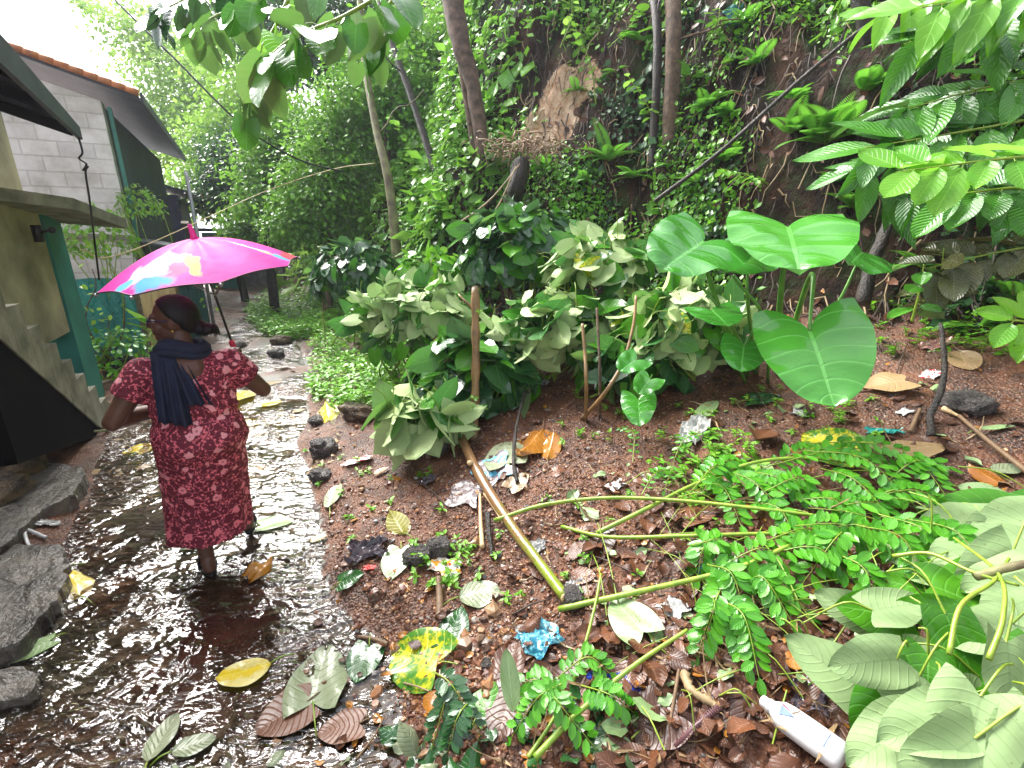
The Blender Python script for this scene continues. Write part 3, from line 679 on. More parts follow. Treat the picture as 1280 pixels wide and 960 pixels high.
# trees beyond the path and at the foot of the hill (crowns made of leaf sprays)
def px_crown(px, py, t, rpx, rpy, n): 
    return (P(px, py, t), (rpx * t / FPX, rpx * t / FPX, rpy * t / FPX), n)
def gbase(px, py, t):   # a trunk foot: x,y at the given distance, on the terrain
    p = P(px, py, t); p.z = Hs(p.x, p.y) - .1; return p
def tree_px(label, foot, t, top, mat, crowns, leaf, lsz, seed, r=(.12, .05), cat='tree', group=None):
    f = gbase(*foot, t); tp = P(*top, t); mid = f.lerp(tp, .5) + Vector((.15 * math.sin(seed), 0, .1))
    return trunk_tree(label, cat, [f, mid, tp], list(r), mat, [px_crown(*c) for c in crowns], leaf, lsz, 0, group, seed=seed)
tree_px('tall pale feathery tree rising behind the roofs at the top left', (215, 300), 24, (200, 90), 'barkdark', [(190, 60, 24, 55, 40, 2600), (250, 120, 23, 60, 50, 3200), (225, 180, 22, 55, 45, 2800), (150, 20, 24, 50, 25, 800)], 'tree2', .24, 3)
tree_px('broad light green tree filling the gap above the far end of the path', (300, 300), 18, (290, 160), 'barkdark', [(275, 190, 18, 50, 45, 3600), (330, 150, 17, 55, 45, 3600), (255, 235, 17, 35, 35, 2200), (300, 90, 18, 60, 50, 3000)], 'tree2', .19, 4)
tree_px('dark leafed small tree just right of the umbrella tip', (300, 330), 13.5, (285, 210), 'barkdark', [(290, 205, 13.5, 35, 35, 2600), (272, 240, 13.5, 28, 28, 1600)], 'tree3', .12, 5)
tree_px('bushy green tree leaning over the path behind the umbrella', (335, 330), 11, (330, 200), 'barkdark', [(335, 235, 11, 45, 50, 3800), (370, 180, 11, 50, 50, 3800), (320, 290, 11.5, 35, 28, 2000)], 'tree', .12, 6)
tree_px('green tree crowding the slope above the bright weeds', (400, 330), 9.5, (400, 180), 'bark', [(405, 230, 9.3, 45, 50, 3800), (430, 160, 9.6, 45, 55, 3600), (375, 280, 9.6, 38, 35, 2400)], 'tree', .10, 7)
tree_px('yellow-green tree on the slope between the two slender trunks', (470, 300), 9.8, (480, 150), 'bark', [(500, 130, 9.8, 38, 60, 3200), (455, 100, 10, 45, 60, 3200), (525, 60, 10.2, 35, 50, 1800)], 'creep', .10, 8)
tree_px('dark green tree high on the slope at the top centre-left', (420, 200), 12.5, (400, 30), 'barkdark', [(395, 50, 12.5, 60, 60, 3400), (330, 20, 13, 60, 50, 2600), (450, 30, 12, 50, 50, 2400)], 'tree3', .15, 9)
# slender and thick trunks in front of the hillside
def bare_tree(label, pts, radii, mat, seed, twigs=3, tufts=()):
    random.seed(seed); o = empty('tree', pts[0], label, 'tree'); tb = MB(); n = 22; sp = spline(pts, n)
    tb.tube(sp, [float(np.interp(i / (n - 1), np.linspace(0, 1, len(radii)), radii)) for i in range(n)], 12, jit=.09).build('trunk', M[mat], o)
    b = MB()
    for i in range(twigs):
        q = sp[random.randint(6, n - 3)]; e = q + Vector((random.uniform(-1, 1), random.uniform(-.5, .3), random.uniform(.1, .9))) * .8
        stems_tube(b, limb_path(q, e, 5, .25), .018, .005, 8, 6)
    b.build('branches', M[mat], o)
    if tufts:
        L = Leaves()
        for c, r_, k in tufts:
            pos = np.array(c) + RNG.normal(size=(k, 3)) * r_; L.add('oval', pos, rdir(k, -.4), rdir(k, 1.4), RNG.uniform(.07, .13, k), 1, 3)
        L.build('leaves', LM['creep'], o)
    return o
bare_tree('slender tree with a pale green and tan trunk left of centre', [gbase(498, 318, 7.2), P(488, 240, 7.2), P(470, 160, 7.3), P(455, 70, 7.5), P(448, -30, 7.7)], [.085, .065, .055, .05, .045], 'barkgreen', 21, 3, [((P(470, 40, 7.4)), .3, 120)])
bare_tree('thin leaning dark trunk between the slender pale tree and the double trunk', [gbase(551, 238, 7.6), P(540, 200, 7.6), P(512, 115, 7.7), P(480, 25, 7.8), P(470, -30, 7.9)], [.06, .06, .055, .05, .045], 'barkdark', 22, 3)
o = bare_tree('thick reddish brown double trunk leaning at the top centre', [gbase(607, 172, 6.6), P(592, 110, 6.5), P(575, 50, 6.4), P(560, -40, 6.4)], [.10, .10, .13, .15], 'barkpale', 23, 2)
t2 = MB(); t2.tube(spline([gbase(598, 172, 6.62), P(580, 100, 6.55), P(572, 40, 6.45)], 12), [.05, .055, .06], 10, jit=.1); t2.build('second_trunk', M['bark'], o)
bare_tree('straight brown trunk at the top, right of centre', [gbase(845, 92, 5.4), P(842, 50, 5.4), P(838, -30, 5.5)], [.09, .085, .09], 'bark', 24, 1)
bare_tree('thinner dark trunk standing beside the straight brown trunk at the top', [gbase(825, 88, 5.5), P(822, 50, 5.5), P(812, -30, 5.6)], [.05, .05, .05], 'barkdark', 25, 1)
bare_tree('short dark trunk forking out of the bank at the top right', [P(1095, 75, 4.3), P(1085, 40, 4.2), P(1070, -20, 4.1)], [.08, .075, .06], 'barkdark', 26, 0)
tag(MB().tube(spline([P(818, 252, 4.7), P(900, 190, 4.5), P(1000, 100, 4.3), P(1070, 42, 4.1), P(1120, 10, 4.0)], 30), [.022, .014], 8, jit=.12).build('fallen_branch', M['barkdark']), 'long dark branch lying diagonally across the bank at the upper right', 'branch')
tag(MB().tube(spline([P(1078, 380, 3.45), P(1090, 330, 3.5), P(1108, 285, 3.6), P(1118, 240, 3.7)], 16), [.05, .04, .035], 9, jit=.12).build('dark_stump', M['barkdark']), 'black slanting stump behind the right-hand taro leaf', 'stump')
tag(MB().tube(spline([G(636, 268, -.05), P(645, 235, 5.9), P(652, 205, 5.95)], 12), [.10, .085, .12], 10, jit=.15).build('tree_stump', M['barkdark']), 'short dark stump below the bare orange scar in the hillside', 'stump')
# matted pale root clump on the stump
rc = MB(); c = P(655, 182, 5.85)
for i in range(210):
    a = c + Vector((random.gauss(0, .24), random.gauss(0, .07), random.gauss(0, .06))); b = a + Vector((random.gauss(0, .09), random.gauss(-.03, .04), random.gauss(-.02, .07)))
    rc.tube([a, a.lerp(b, .5) + Vector((0, 0, .02)), b], random.uniform(.004, .011), 4)
M['rootpale'] = plain('pale roots', (.50, .36, .24), .7, c2=(.2, .12, .07), sc=20)
tag(rc.build('root_clump', M['rootpale']), 'clump of pale fibrous roots torn out beside the orange earth scar', 'roots')
sa = MB()
for (a, b, t) in (((565, 285), (650, 205), 5.6), ((590, 300), (645, 208), 5.4)):
    sa.tube(spline([P(*a, t), P((a[0] + b[0]) / 2 + 4, (a[1] + b[1]) / 2 + 6, t), P(*b, t)], 10), [.014, .008], 6)
tag(sa.build('bent_twigs', M['straw']), 'two pale twigs leaning against the bank below the root clump', 'twigs')
# ---- cover on the hillside
def on_hill(n, box, seed, cond=None, dmin=.05):
    r = np.random.default_rng(seed); x = r.uniform(box[0], box[1], n * 3); y = r.uniform(box[2], box[3], n * 3)
    d = polysd(TOE, x, y); k = (d > dmin)
    if cond is not None: k &= cond(x, y)
    x, y = x[k][:n], y[k][:n]; z = H(x, y); e = .06
    N = unit(np.stack([-(H(x + e, y) - H(x - e, y)) / (2 * e), -(H(x, y + e) - H(x, y - e)) / (2 * e), np.ones(len(x))], 1))
    return np.stack([x, y, z], 1), N
def project(p):
    x = p[:, 0]; y = p[:, 1]; z = p[:, 2] - CAMH; d = y * CP - z * SP
    return 640 + FPX * x / d, 480 - FPX * (y * SP + z * CP) / d, d
def cover(name, label, pos, N, leaf, size, per, spread, hang=.7, kind='oval', group=None):
    """clumps of leaves hugging a slope"""
    L = Leaves(); n = len(pos)
    T = np.cross(N, [0, 0, 1.]); T = unit(T + 1e-6); D = unit(np.cross(T, N)); D *= -np.sign(D[:, 2:])     # downhill
    i = np.repeat(np.arange(n), per); m = len(i)
    a = RNG.normal(size=(m, 1)) * spread; b = RNG.normal(size=(m, 1)) * spread * 1.7; c = np.abs(RNG.normal(size=(m, 1))) * spread * .45
    q = pos[i] + T[i] * a + D[i] * b + N[i] * (c + .01)
    d = unit(D[i] * hang + RNG.normal(size=(m, 3)) * .55 + N[i] * .25); up = unit(N[i] + np.array([0, 0, .7]) + RNG.normal(size=(m, 3)) * .35)
    L.add(kind, q, d, up, RNG.uniform(.55, 1.3, m) * size * np.repeat(np.exp(RNG.normal(size=n) * .42), per), 1, 2, wide=1.15)
    return tag(L.build(name, LM[leaf]), label, None, None, 'stuff')
def greenmask(thr, sc, seed):
    return lambda x, y: fbm(x * sc, y * sc, 3, seed) > thr
def clear(pos, N, polys):
    px, py, d = project(pos); k = np.ones(len(pos), bool)
    for cx_, cy_, rx, ry in polys: k &= ((px - cx_) / rx) ** 2 + ((py - cy_) / ry) ** 2 > 1
    return pos[k], N[k]
BARE = [(690, 150, 62, 52), (600, 120, 50, 70), (660, 60, 60, 50), (960, 110, 60, 60)]
p1, n1 = clear(*on_hill(2900, (-1.5, 5.5, 2, 9.5), 1, greenmask(.05, 1.5, 70)), BARE)
tag(cover('creeping_plants', 'carpet', p1, n1, 'creep', .055, 17, .10), 'bright green creeping plants covering patches of the steep bank', None)
p1, n1 = on_hill(1700, (-8, -.2, 6.5, 17), 2)
cover('slope_undergrowth', 'tangled undergrowth over the slope behind the slender trees', p1, n1, 'tree', .11, 16, .17)
p1, n1 = on_hill(1100, (-8, .2, 6.5, 14), 5, greenmask(.0, 1.1, 73))
cover('bright_undergrowth', 'bright yellow-green undergrowth on the slope behind the trees', p1, n1, 'creep', .10, 16, .16)
p1, n1 = clear(*on_hill(1100, (-1., 5.5, 2, 9.5), 6, greenmask(.03, 1.5, 77)), BARE)
cover('dark_creepers', 'darker green creepers between the bright ones on the bank', p1, n1, 'tree3', .07, 13, .08)
p1, n1 = on_hill(1500, (-30, -2, 12, 40), 7)
cover('distant_undergrowth', 'far green thicket on the hillside above the path', p1, n1, 'tree2', .3, 14, .5)
# hanging roots and dry stalks on the bank
p1, n1 = on_hill(2600, (-.8, 5.2, 2, 8.5), 8); rt = MB(); ry = MB()
for q, nn in zip(p1, n1):
    q = Vector(q) + Vector(nn) * .03; L_ = random.uniform(.15, .6); d = Vector((random.gauss(0, .25), random.gauss(0, .15) - .18, -1)).normalized()
    pts = [q]; 
    for i in range(4):
        nx_ = pts[-1] + (d + Vector((random.gauss(0, .25), random.gauss(0, .2), 0))) * L_ / 4; h = Hs(nx_.x, nx_.y)
        if nx_.z < h + .015: nx_ = Vector((nx_.x - .02, nx_.y - .03, h + .02))
        pts.append(nx_)
    (rt if random.random() < .7 else ry).tube(pts, [random.uniform(.004, .012), .003], 4, False)
tag(rt.build('hanging_roots', M['root']), 'dark roots hanging down the steep bank', None, None, 'stuff')
tag(ry.build('dry_stalks', M['straw']), 'pale dry stalks scattered down the bank', None, None, 'stuff')
# dead leaves caught on bank
p1, n1 = on_hill(1100, (-.5, 5.2, 2, 7.5), 9); L = Leaves(); L.add('oval', p1 + n1 * .03, rdir(len(p1), -.8), n1 + rdir(len(p1)) * .5, RNG.uniform(.06, .14, len(p1)), 1, 3, wob=.1)
tag(L.build('caught_dead_leaves', LM['brown']), 'brown dead leaves caught on the bank', None, None, 'stuff')
# ---- ferns
def fern(px, py, label, n=7, L_=.45, down=.5, t=None, seed=0, leaf='fern'):
    r = np.random.default_rng(seed + int(px)); base = G(px, py, .02) if t is None else P(px, py, t); nn = nrm(base.x, base.y)
    o = empty('fern', base, label, 'fern', 'ferns growing on the bank'); mb = MB()
    for k in range(n):
        d0 = (Vector(nn) * .5 + Vector((r.normal() * .8, r.normal() * .5 - .25, .3 + r.random() * .6))).normalized(); ln = L_ * r.uniform(.6, 1.15)
        pts = [base]; d = d0.copy()
        for i in range(9): d = (d + Vector((0, 0, -down * .22))).normalized(); pts.append(pts[-1] + d * ln / 9)
        sp = spline(pts, 30); mb.tube(sp, [.0035, .001], 4, False); Lf = Leaves(); P_, D_, U_, S_ = [], [], [], []
        for i in range(2, 30):
            tg = (sp[min(i + 1, 29)] - sp[i - 1]).normalized(); sd_ = tg.cross(UP).normalized(); up = sd_.cross(tg)
            s = ln * .25 * math.sin(math.pi * min(1, (i / 30) ** .7 * .93 + .06)) + .008
            for q in (-1, 1): P_.append(sp[i]); D_.append(sd_ * q + tg * .45 + up * .08); U_.append(up); S_.append(s)
        Lf.add('leaflet', P_, D_, U_, np.array(S_), 1, 3, wide=.30, curl=.8); fr = Lf.build('frond', LM[leaf], o)
    mb.build('stalks', M['petiole'], o); return o
FERNS = [(1030, 185, 'large bright fern on the bank right of the diagonal branch', 9, .55), (985, 180, 'pale fern spreading left of the large bright fern', 7, .45), (945, 90, 'fern hanging high on the bank below the teal scrap', 5, .38),
 (760, 205, 'broad fern left of the diagonal branch, above the pale leaf heap', 8, .5), (790, 230, 'small fern low on the bank beside the broad fern', 6, .35), (1080, 130, 'yellow-green fern under the long ribbed leaves', 7, .4), (870, 235, 'fern drooping just above the left taro leaf', 5, .33),
 (720, 120, 'fern beside the bare orange scar', 5, .32), (880, 145, 'fern half-way up the bank beside the diagonal branch', 6, .36), (560, 270, 'fern under the leaning dark trunk', 6, .45), (530, 300, 'fern at the foot of the slender pale tree', 6, .42), (905, 205, 'fern tucked below the diagonal branch', 6, .3),
 (1145, 345, 'small dark fern by the black slanting stump', 5, .3), (1225, 415, 'bright low fern at the right edge of the soil patch', 6, .3), (1262, 380, 'fern at the far right edge under the hanging leaves', 6, .32), (680, 215, 'fern just right of the dark stump', 5, .34), (800, 60, 'fern at the foot of the straight brown trunk', 5, .35), (930, 40, 'fern near the top edge beside the teal scrap', 5, .33), (770, 95, 'little fern left of the straight brown trunk', 5, .25), (860, 110, 'little fern just right of the straight brown trunk foot', 5, .28), (990, 130, 'fern touching the middle of the long dark branch', 6, .3), (1040, 235, 'fern between the large bright fern and the upper taro leaf', 6, .34), (730, 235, 'small fern above the pale wilted heap', 6, .3), (835, 215, 'small fern left of the lower end of the long dark branch', 5, .25), (640, 60, 'small fern right of the double trunk', 5, .28), (690, 30, 'small fern at the top edge above the scar', 5, .28), (905, 160, 'feathery fern under the middle of the long dark branch', 6, .32), (1065, 270, 'dark-shaded fern behind the right taro leaf', 6, .3)]
for i, (a, b, lab, n, l_) in enumerate(FERNS): fern(a, b, lab, n, l_, seed=i)
# ---- shrubs: shells of drooping heart leaves
def shrub(name, label, cat, c, rad, n, size, leafA, leafB=None, ratioB=.3, flipB=True, droop=.9, chaos=.35, floor=.0, group=None, kind='heart', nu=2, nv=4, inner=.35, yellow=0, stems=8, petioles=False):
    c = Vector(c); o = empty(name, (c.x, c.y, Hs(c.x, c.y)), label, cat, group); L = Leaves(); LB = Leaves(); LY = Leaves(); st_ = MB()
    th = RNG.uniform(0, 2 * math.pi, n); cz = RNG.uniform(-.35, 1, n); sn = np.sqrt(1 - cz ** 2); S = np.stack([sn * np.cos(th), sn * np.sin(th), cz], 1)
    rr = 1 - inner * RNG.random(n) ** 1.5 + .18 * fbm(S[:, 0] * 2 + c.x, S[:, 1] * 2 + S[:, 2] * 2, 2, 5)
    pos = np.array(c) + S * np.array(rad) * rr[:, None]
    tg = np.array([0, 0, -1.]) - S * (-S[:, 2:]); tg = unit(tg + RNG.normal(size=(n, 3)) * .25)
    d = unit(tg * droop + S * .35 + RNG.normal(size=(n, 3)) * chaos); up = unit(S + RNG.normal(size=(n, 3)) * chaos * .8 + np.array([0, 0, .25]))
    sz = RNG.uniform(.65, 1.2, n) * size; b = RNG.random(n) < (ratioB if leafB else 0); y = (RNG.random(n) < yellow) & ~b
    a = ~b & ~y
    L.add(kind, pos[a], d[a], up[a], sz[a], nu, nv, wob=.035)
    if leafB and b.any(): LB.add(kind, pos[b], unit(d[b] + RNG.normal(size=(b.sum(), 3)) * .5), (-1 if flipB else 1) * unit(up[b] + RNG.normal(size=(b.sum(), 3)) * .35), sz[b] * 1.05, nu, nv, wob=.04)
    if y.any(): LY.add(kind, pos[y], d[y], up[y], sz[y], nu, nv, wob=.04)
    g = .01 if floor is not None else None
    L.build('foliage', LM[leafA], o, g); LB.build('pale_leaves', LM[leafB], o, g) if leafB else None
    if y.any(): LY.build('yellow_leaves', LM['mottle'], o, g)
    foot = Vector((c.x, c.y, Hs(c.x, c.y)))
    for i in range(stems):
        q = Vector(pos[RNG.integers(n)]); f = foot + Vector((random.gauss(0, .3) * rad[0], random.gauss(0, .3) * rad[1], 0)); stems_tube(st_, limb_path(f, q, 5, .12), .012, .005, 10, 6)
    if petioles:
        for i in RNG.choice(n, min(n, petioles), False):
            q = Vector(pos[i]); e = q - Vector(d[i]) * size * .9 + Vector((0, 0, .05)); st_.tube(spline([q, q.lerp(e, .5) + Vector((0, 0, size * .22)), e], 7), .0035, 5, False)
    st_.build('stems', M['petiole'], o); return o
def at_ground(px, py, up_=0):
    g = G(px, py); g.z += up_; return g
# dark shrubs at the foot of the slope
g = P(445, 350, 7.0); shrub('leafy_shrub', 'dark glossy heart-leaved shrub under the slender pale tree', 'shrub', g, (.66, .55, .52), 420, .17, 'dark', 'heart', .25, False, petioles=0)
g = P(652, 322, 5.2); shrub('leafy_shrub', 'large dark heart-leaved shrub at the centre above the pale leaf heaps', 'shrub', g, (.70, .55, .52), 520, .19, 'dark', 'heart', .3, False, petioles=0)
g = P(540, 345, 5.9); shrub('leafy_shrub', 'loose green shrub filling the gap between the two dark shrubs', 'shrub', g, (.45, .4, .3), 150, .15, 'heart', 'creep', .4, False)
g = P(500, 430, 4.7); shrub('leafy_shrub', 'low broad-leaved plants among the weeds left of the pale heap', 'shrub', g, (.32, .3, .2), 70, .14, 'heart', 'dark', .3, False)
# heaps of cut branches, the pale undersides showing
g = P(520, 392, 4.9); shrub('cut_branch_heap', 'heap of cut branches with wilted pale leaves left of the upright stake, farther back', 'branch heap', g, (.66, .45, .30), 230, .19, 'heart', 'pale', .82, chaos=.6, yellow=.03, petioles=30)
g = P(700, 420, 4.1); shrub('cut_branch_heap', 'heap of cut leafy branches just right of the upright stake', 'branch heap', g, (.62, .42, .34), 230, .20, 'heart', 'pale', .8, chaos=.6, yellow=.03, petioles=40)
g = P(745, 335, 4.3); shrub('cut_branch_heap', 'pale wilted branches piled highest, between the dark shrub and the taro plant', 'branch heap', g, (.40, .36, .30), 150, .21, 'heart', 'pale', .85, chaos=.6, yellow=.03, petioles=40)
g = P(850, 420, 3.7); shrub('cut_branch_heap', 'heap of cut branches with pale leaves against the left side of the taro plant', 'branch heap', g, (.48, .38, .38), 210, .19, 'heart', 'pale', .7, chaos=.6, yellow=.03, petioles=40)
g = P(790, 465, 3.55); shrub('cut_branch_heap', 'low spill of glossy green leaves in front of the pale heap, by the thin stakes', 'branch heap', g, (.36, .26, .2), 90, .17, 'heart', 'dark', .35, False, chaos=.5, petioles=14)
g = P(590, 478, 4.0); shrub('cut_branch_heap', 'rounded mound of drooping dark leaves around the upright stake', 'branch heap', g, (.50, .36, .40), 190, .25, 'dark', 'heart', .4, False, droop=1.1, chaos=.28, petioles=16)
g = P(525, 525, 3.5); shrub('cut_branch_heap', 'fan of pale folded leaves at the lower left of the dark mound', 'branch heap', g, (.28, .22, .15), 46, .27, 'heart', 'pale', .75, chaos=.5, petioles=10)
def heap(label, items, t_bias=0, filler=0, fbox=None, seed=0):
    o = empty('cut_branch_heap', G(items[0][0], items[0][1]), label, 'branch heap'); A = {'pale': Leaves(), 'dark': Leaves()}; st_ = MB(); r = np.random.default_rng(seed)
    for q in range(filler): items = [(r.uniform(fbox[0], fbox[2]), r.uniform(fbox[1], fbox[3]), r.uniform(80, 130), r.uniform(120, 300), 'pale' if r.random() < .45 else 'dark', r.uniform(.02, .12))] + items
    for (px, py, L_, ang, f, lift) in items:
        a = R(ang); sc = (Gt(px, py) - lift * .9) / FPX; ca, sa = math.cos(a), math.sin(a); c = G(px, py, 0); up0 = Vector((-.25, -.45, 1)).normalized()
        rr = ray(px, py); c = Vector((0, 0, CAMH)) + rr * (Gt(px, py) * (1 - lift / CAMH))
        e = Vector((0, 0, CAMH)) + ray(px + 10 * ca, py - 10 * sa) * (Gt(px, py) * (1 - lift / CAMH)); d = (e - c); d.z += .0; d = (d - up0 * d.dot(up0) * .7).normalized(); size = L_ * sc * .82
        n = (up0 + Vector(r.normal(size=3)) * .22).normalized(); s = c - d * size * .42; k = 'pale' if f == 'pale' else 'dark'
        A[k].add('heart', [s], [d], [n * (-1 if f == 'pale' else 1)], size, 5, 10, wob=.06, wide=r.uniform(.72, .92), curl=(-1 if f == 'pale' else 1) * r.uniform(.4, 1.2))
        f_ = s - d * size * .55 + Vector(r.normal(size=3)) * .05; st_.tube(spline([s, s.lerp(f_, .5) + Vector((0, 0, .04)), f_], 8), [.0035, .003], 6, False)
    A['dark'].build('green_leaves', LM['heart'], o, .006); A['pale'].build('pale_leaves', LM['paleup'], o, .006); st_.build('stalks', M['petiole'], o); return o
heap('big overlapping pale leaves with yellow stalks at the bottom right', [(1110, 880, 120, 215, 'dark', .14), (1045, 838, 130, 130, 'pale', .16), (1150, 930, 120, 230, 'dark', .15), (1095, 765, 95, 160, 'dark', .15), (1175, 770, 100, 150, 'dark', .16), (1160, 855, 100, 260, 'dark', .14), (1200, 805, 100, 280, 'dark', .16), (1235, 960, 150, 230, 'dark', .14), (1120, 850, 90, 120, 'pale', .19), (1105, 925, 120, 210, 'pale', .17), (1235, 790, 95, 200, 'pale', .17), (1265, 850, 125, 265, 'pale', .19), (1180, 950, 150, 215, 'pale', .20), (1275, 940, 140, 240, 'pale', .20), (1215, 920, 150, 250, 'pale', .23), (1165, 905, 150, 195, 'pale', .25), (1085, 828, 100, 185, 'pale', .24), (1120, 757, 84, 10, 'pale', .2), (1060, 760, 80, 140, 'pale', .14)], filler=14, fbox=(1130, 830, 1300, 980), seed=3)
heap('pale cut leaves heaped along the right edge, above the big bottom-right heap', [(1200, 640, 100, 160, 'pale', .05), (1240, 640, 110, 150, 'dark', .08), (1215, 655, 120, 165, 'pale', .10), (1265, 660, 110, 200, 'pale', .12), (1230, 690, 130, 175, 'pale', .14), (1190, 720, 110, 160, 'pale', .10), (1260, 720, 120, 190, 'pale', .16), (1210, 748, 110, 330, 'dark', .12), (1270, 755, 100, 200, 'pale', .16), (1150, 735, 90, 150, 'dark', .08), (1150, 700, 80, 160, 'pale', .07)], filler=6, fbox=(1170, 640, 1300, 760), seed=4)
# ---- taro plant
def big_leaf(parent, att, tip, up, size, wide=1., mat='taro', curl=1., wob=.03, stalk=None, r=.012):
    L = Leaves(); att = Vector(att); L.add('taro', [att], [Vector(tip) - att], [up], size, 14, 44, wob=wob, wide=wide, curl=curl); lf = L.build('leaf', LM[mat], parent)
    if stalk: MB().tube(spline(stalk, 16), [r * 1.5, r * .7], 10).build('stalk', M['tarostem'], parent)
    return lf
tb = G(955, 470); ta = empty('taro_plant', tb, 'large taro plant with huge heart-shaped glossy leaves on thick green stalks', 'taro plant')
toC = Vector((-.55, -.75, .35))
def TL(a, ta_, b, tb_, up, size, wide, curl=1, foot=(0, 0), mid=None, r=.013):
    A_ = P(*a, ta_); B_ = P(*b, tb_); f = Vector((tb.x + foot[0], tb.y + foot[1], 0)); f.z = Hs(f.x, f.y)
    m_ = P(*mid) if mid else f.lerp(A_, .55) + Vector((0, 0, .12))
    big_leaf(ta, A_, B_, up, size, wide, curl=curl, stalk=[f, m_, A_ + Vector((0, 0, -.003))], r=r)
TL((1012, 413), 2.55, (1045, 505), 2.28, (-.34, -.72, .60), .47, 1.14, .6, (.10, -.02), (1013, 345, 2.8))
TL((985, 284), 2.75, (1000, 325), 2.42, (-.35, -1.1, .75), .52, 1.28, .9, (.12, .05), (975, 380, 2.95), .017)
TL((880, 302), 2.8, (815, 338), 2.5, (-.45, -1.0, .7), .46, 1.2, 1.0, (-.1, .05), (890, 360, 2.9))
TL((1078, 315), 2.95, (1062, 330), 2.7, (-.2, -1.1, .7), .31, 1.3, .8, (.2, .1), (1040, 390, 3.05), .010)
TL((930, 432), 2.75, (925, 475), 2.6, (-.25, -.8, .5), .20, 1.25, .6, (-.02, -.1), (960, 390, 2.85), .008)
TL((890, 388), 2.85, (905, 400), 2.7, (-.1, -.3, 1), .24, 1.25, .6, (-.15, -.05), (900, 400, 2.9), .008)
TL((935, 318), 2.95, (915, 330), 2.8, (.1, -.4, 1), .34, 1.25, .8, (.0, .12), (935, 380, 3.0), .010)
for q in ((870, 350), (915, 345)):
    st_ = MB(); stems_tube(st_, [G(945, 468), P(q[0] + 40, 400, 2.95), P(*q, 2.9)], .014, .008, 14, 8); st_.build('stalk', M['tarostem'], ta)
# drooping leaves by the thin stakes (small taro)
tb2 = G(800, 500); t2 = empty('young_taro', tb2, 'young plant with two drooping ribbed green leaves beside the thin stakes', 'taro plant')
for a, b, s in (((795, 450), (760, 470), .17), ((812, 475), (790, 500), .16), ((798, 500), (800, 535), .20)):
    big_leaf(t2, P(*a, 3.05), P(*b, 2.9), (-.2, -.6, .6), s, 1.1, stalk=[tb2, P(*a, 3.05).lerp(tb2, .5) + Vector((.04, 0, .1)), P(*a, 3.05)], r=.005)
# ---- upper right: branches of long ribbed leaves
def spray(label, pts, n, kind, size, leaf, seed, cat='shrub branch', spreadv=.5, grav=.35, pet=.03, name='leafy_branch', a0=.15, r=(.010, .003), wide=1., wob=.03, nu=2, nv=8, upv=(0, 0, 1), fan=1.0):
    rs = np.random.default_rng(seed); o = empty(name, pts[0], label, cat); mb = MB(); sp = spline(pts, 40); mb.tube(sp, [r[0], r[1]], 7)
    L = Leaves(); upv = Vector(upv)
    for i in range(n):
        u = a0 + (1 - a0) * (i + .5) / n; k = min(int(u * 39), 38); q = sp[k]; tg = (sp[k + 1] - sp[k]).normalized(); sd_ = tg.cross(upv).normalized() * (1 if i % 2 else -1)
        d = (tg * (1.25 - fan * .75) + sd_ * fan + Vector(rs.normal(size=3)) * spreadv * .4 + Vector((0, 0, -grav))).normalized(); e = q + d * pet * rs.uniform(.7, 1.5)
        mb.tube([q, q.lerp(e, .5) + Vector((0, 0, pet * .1)), e], [.0025, .0018], 5, False)
        L.add(kind, [e], [d], [upv + Vector(rs.normal(size=3)) * .3], size * rs.uniform(.7, 1.2), nu, nv, wob=wob, wide=wide)
    mb.build('stem', M['petiole'], o); L.build('leaves', LM[leaf], o); return o
Q = [('spray of long ribbed green leaves reaching left at the top right corner', [(1330, 10, 3.0), (1230, 30, 3.1), (1130, 55, 3.2)], 11, 'lance', .42, 'lance'),
 ('lighter green long leaves hanging at the very top right', [(1340, -30, 2.7), (1260, -10, 2.8), (1150, 10, 2.9)], 9, 'lance', .40, 'creep'),
 ('layered dark ribbed leaves below the topmost spray at the right', [(1340, 90, 3.0), (1230, 110, 3.1), (1120, 140, 3.2)], 12, 'lance', .42, 'lance'),
 ('long ribbed leaves drooping in the middle of the right-hand shrub', [(1340, 140, 2.9), (1200, 165, 3.0), (1080, 185, 3.1)], 12, 'lance', .40, 'lance'),
 ('dark ribbed leaves pointing at the bright fern', [(1300, 200, 3.1), (1180, 195, 3.2), (1060, 215, 3.3)], 11, 'lance', .38, 'lance'),
 ('ribbed leaves behind the bright young leaves at the right', [(1340, 230, 2.9), (1230, 225, 3.0), (1130, 240, 3.1)], 10, 'lance', .36, 'lance'),
 ('bright young leaves in front of the dark shrub at the right', [(1350, 190, 2.3), (1240, 200, 2.35), (1120, 215, 2.5)], 11, 'oval', .24, 'lime'),
 ('fresh green leaves hanging at the right edge, below the bright young ones', [(1360, 240, 2.4), (1270, 235, 2.45), (1180, 245, 2.6)], 9, 'oval', .24, 'lance'),
 ('bronze-tinged large leaves low at the right', [(1340, 300, 2.9), (1250, 315, 3.0), (1160, 335, 3.1)], 10, 'oval', .26, 'bronze'),
 ('lime green leaves sticking in from the right edge above the soil', [(1350, 420, 2.4), (1300, 405, 2.4), (1262, 400, 2.4)], 4, 'oval', .20, 'lime'),
 ('yellow-green leaves at the top edge near the right corner', [(1300, -40, 3.2), (1180, -10, 3.3), (1090, 20, 3.4)], 9, 'lance', .34, 'creep')]
for i, (lab, pts, n, kd, s, lf) in enumerate(Q): spray(lab, [P(*q) for q in pts], n + 5, kd, s, lf, 40 + i, grav=.22, a0=.0, wide=1.15 if kd == 'lance' else 1, upv=(-.35, -.6, .8), fan=.85)
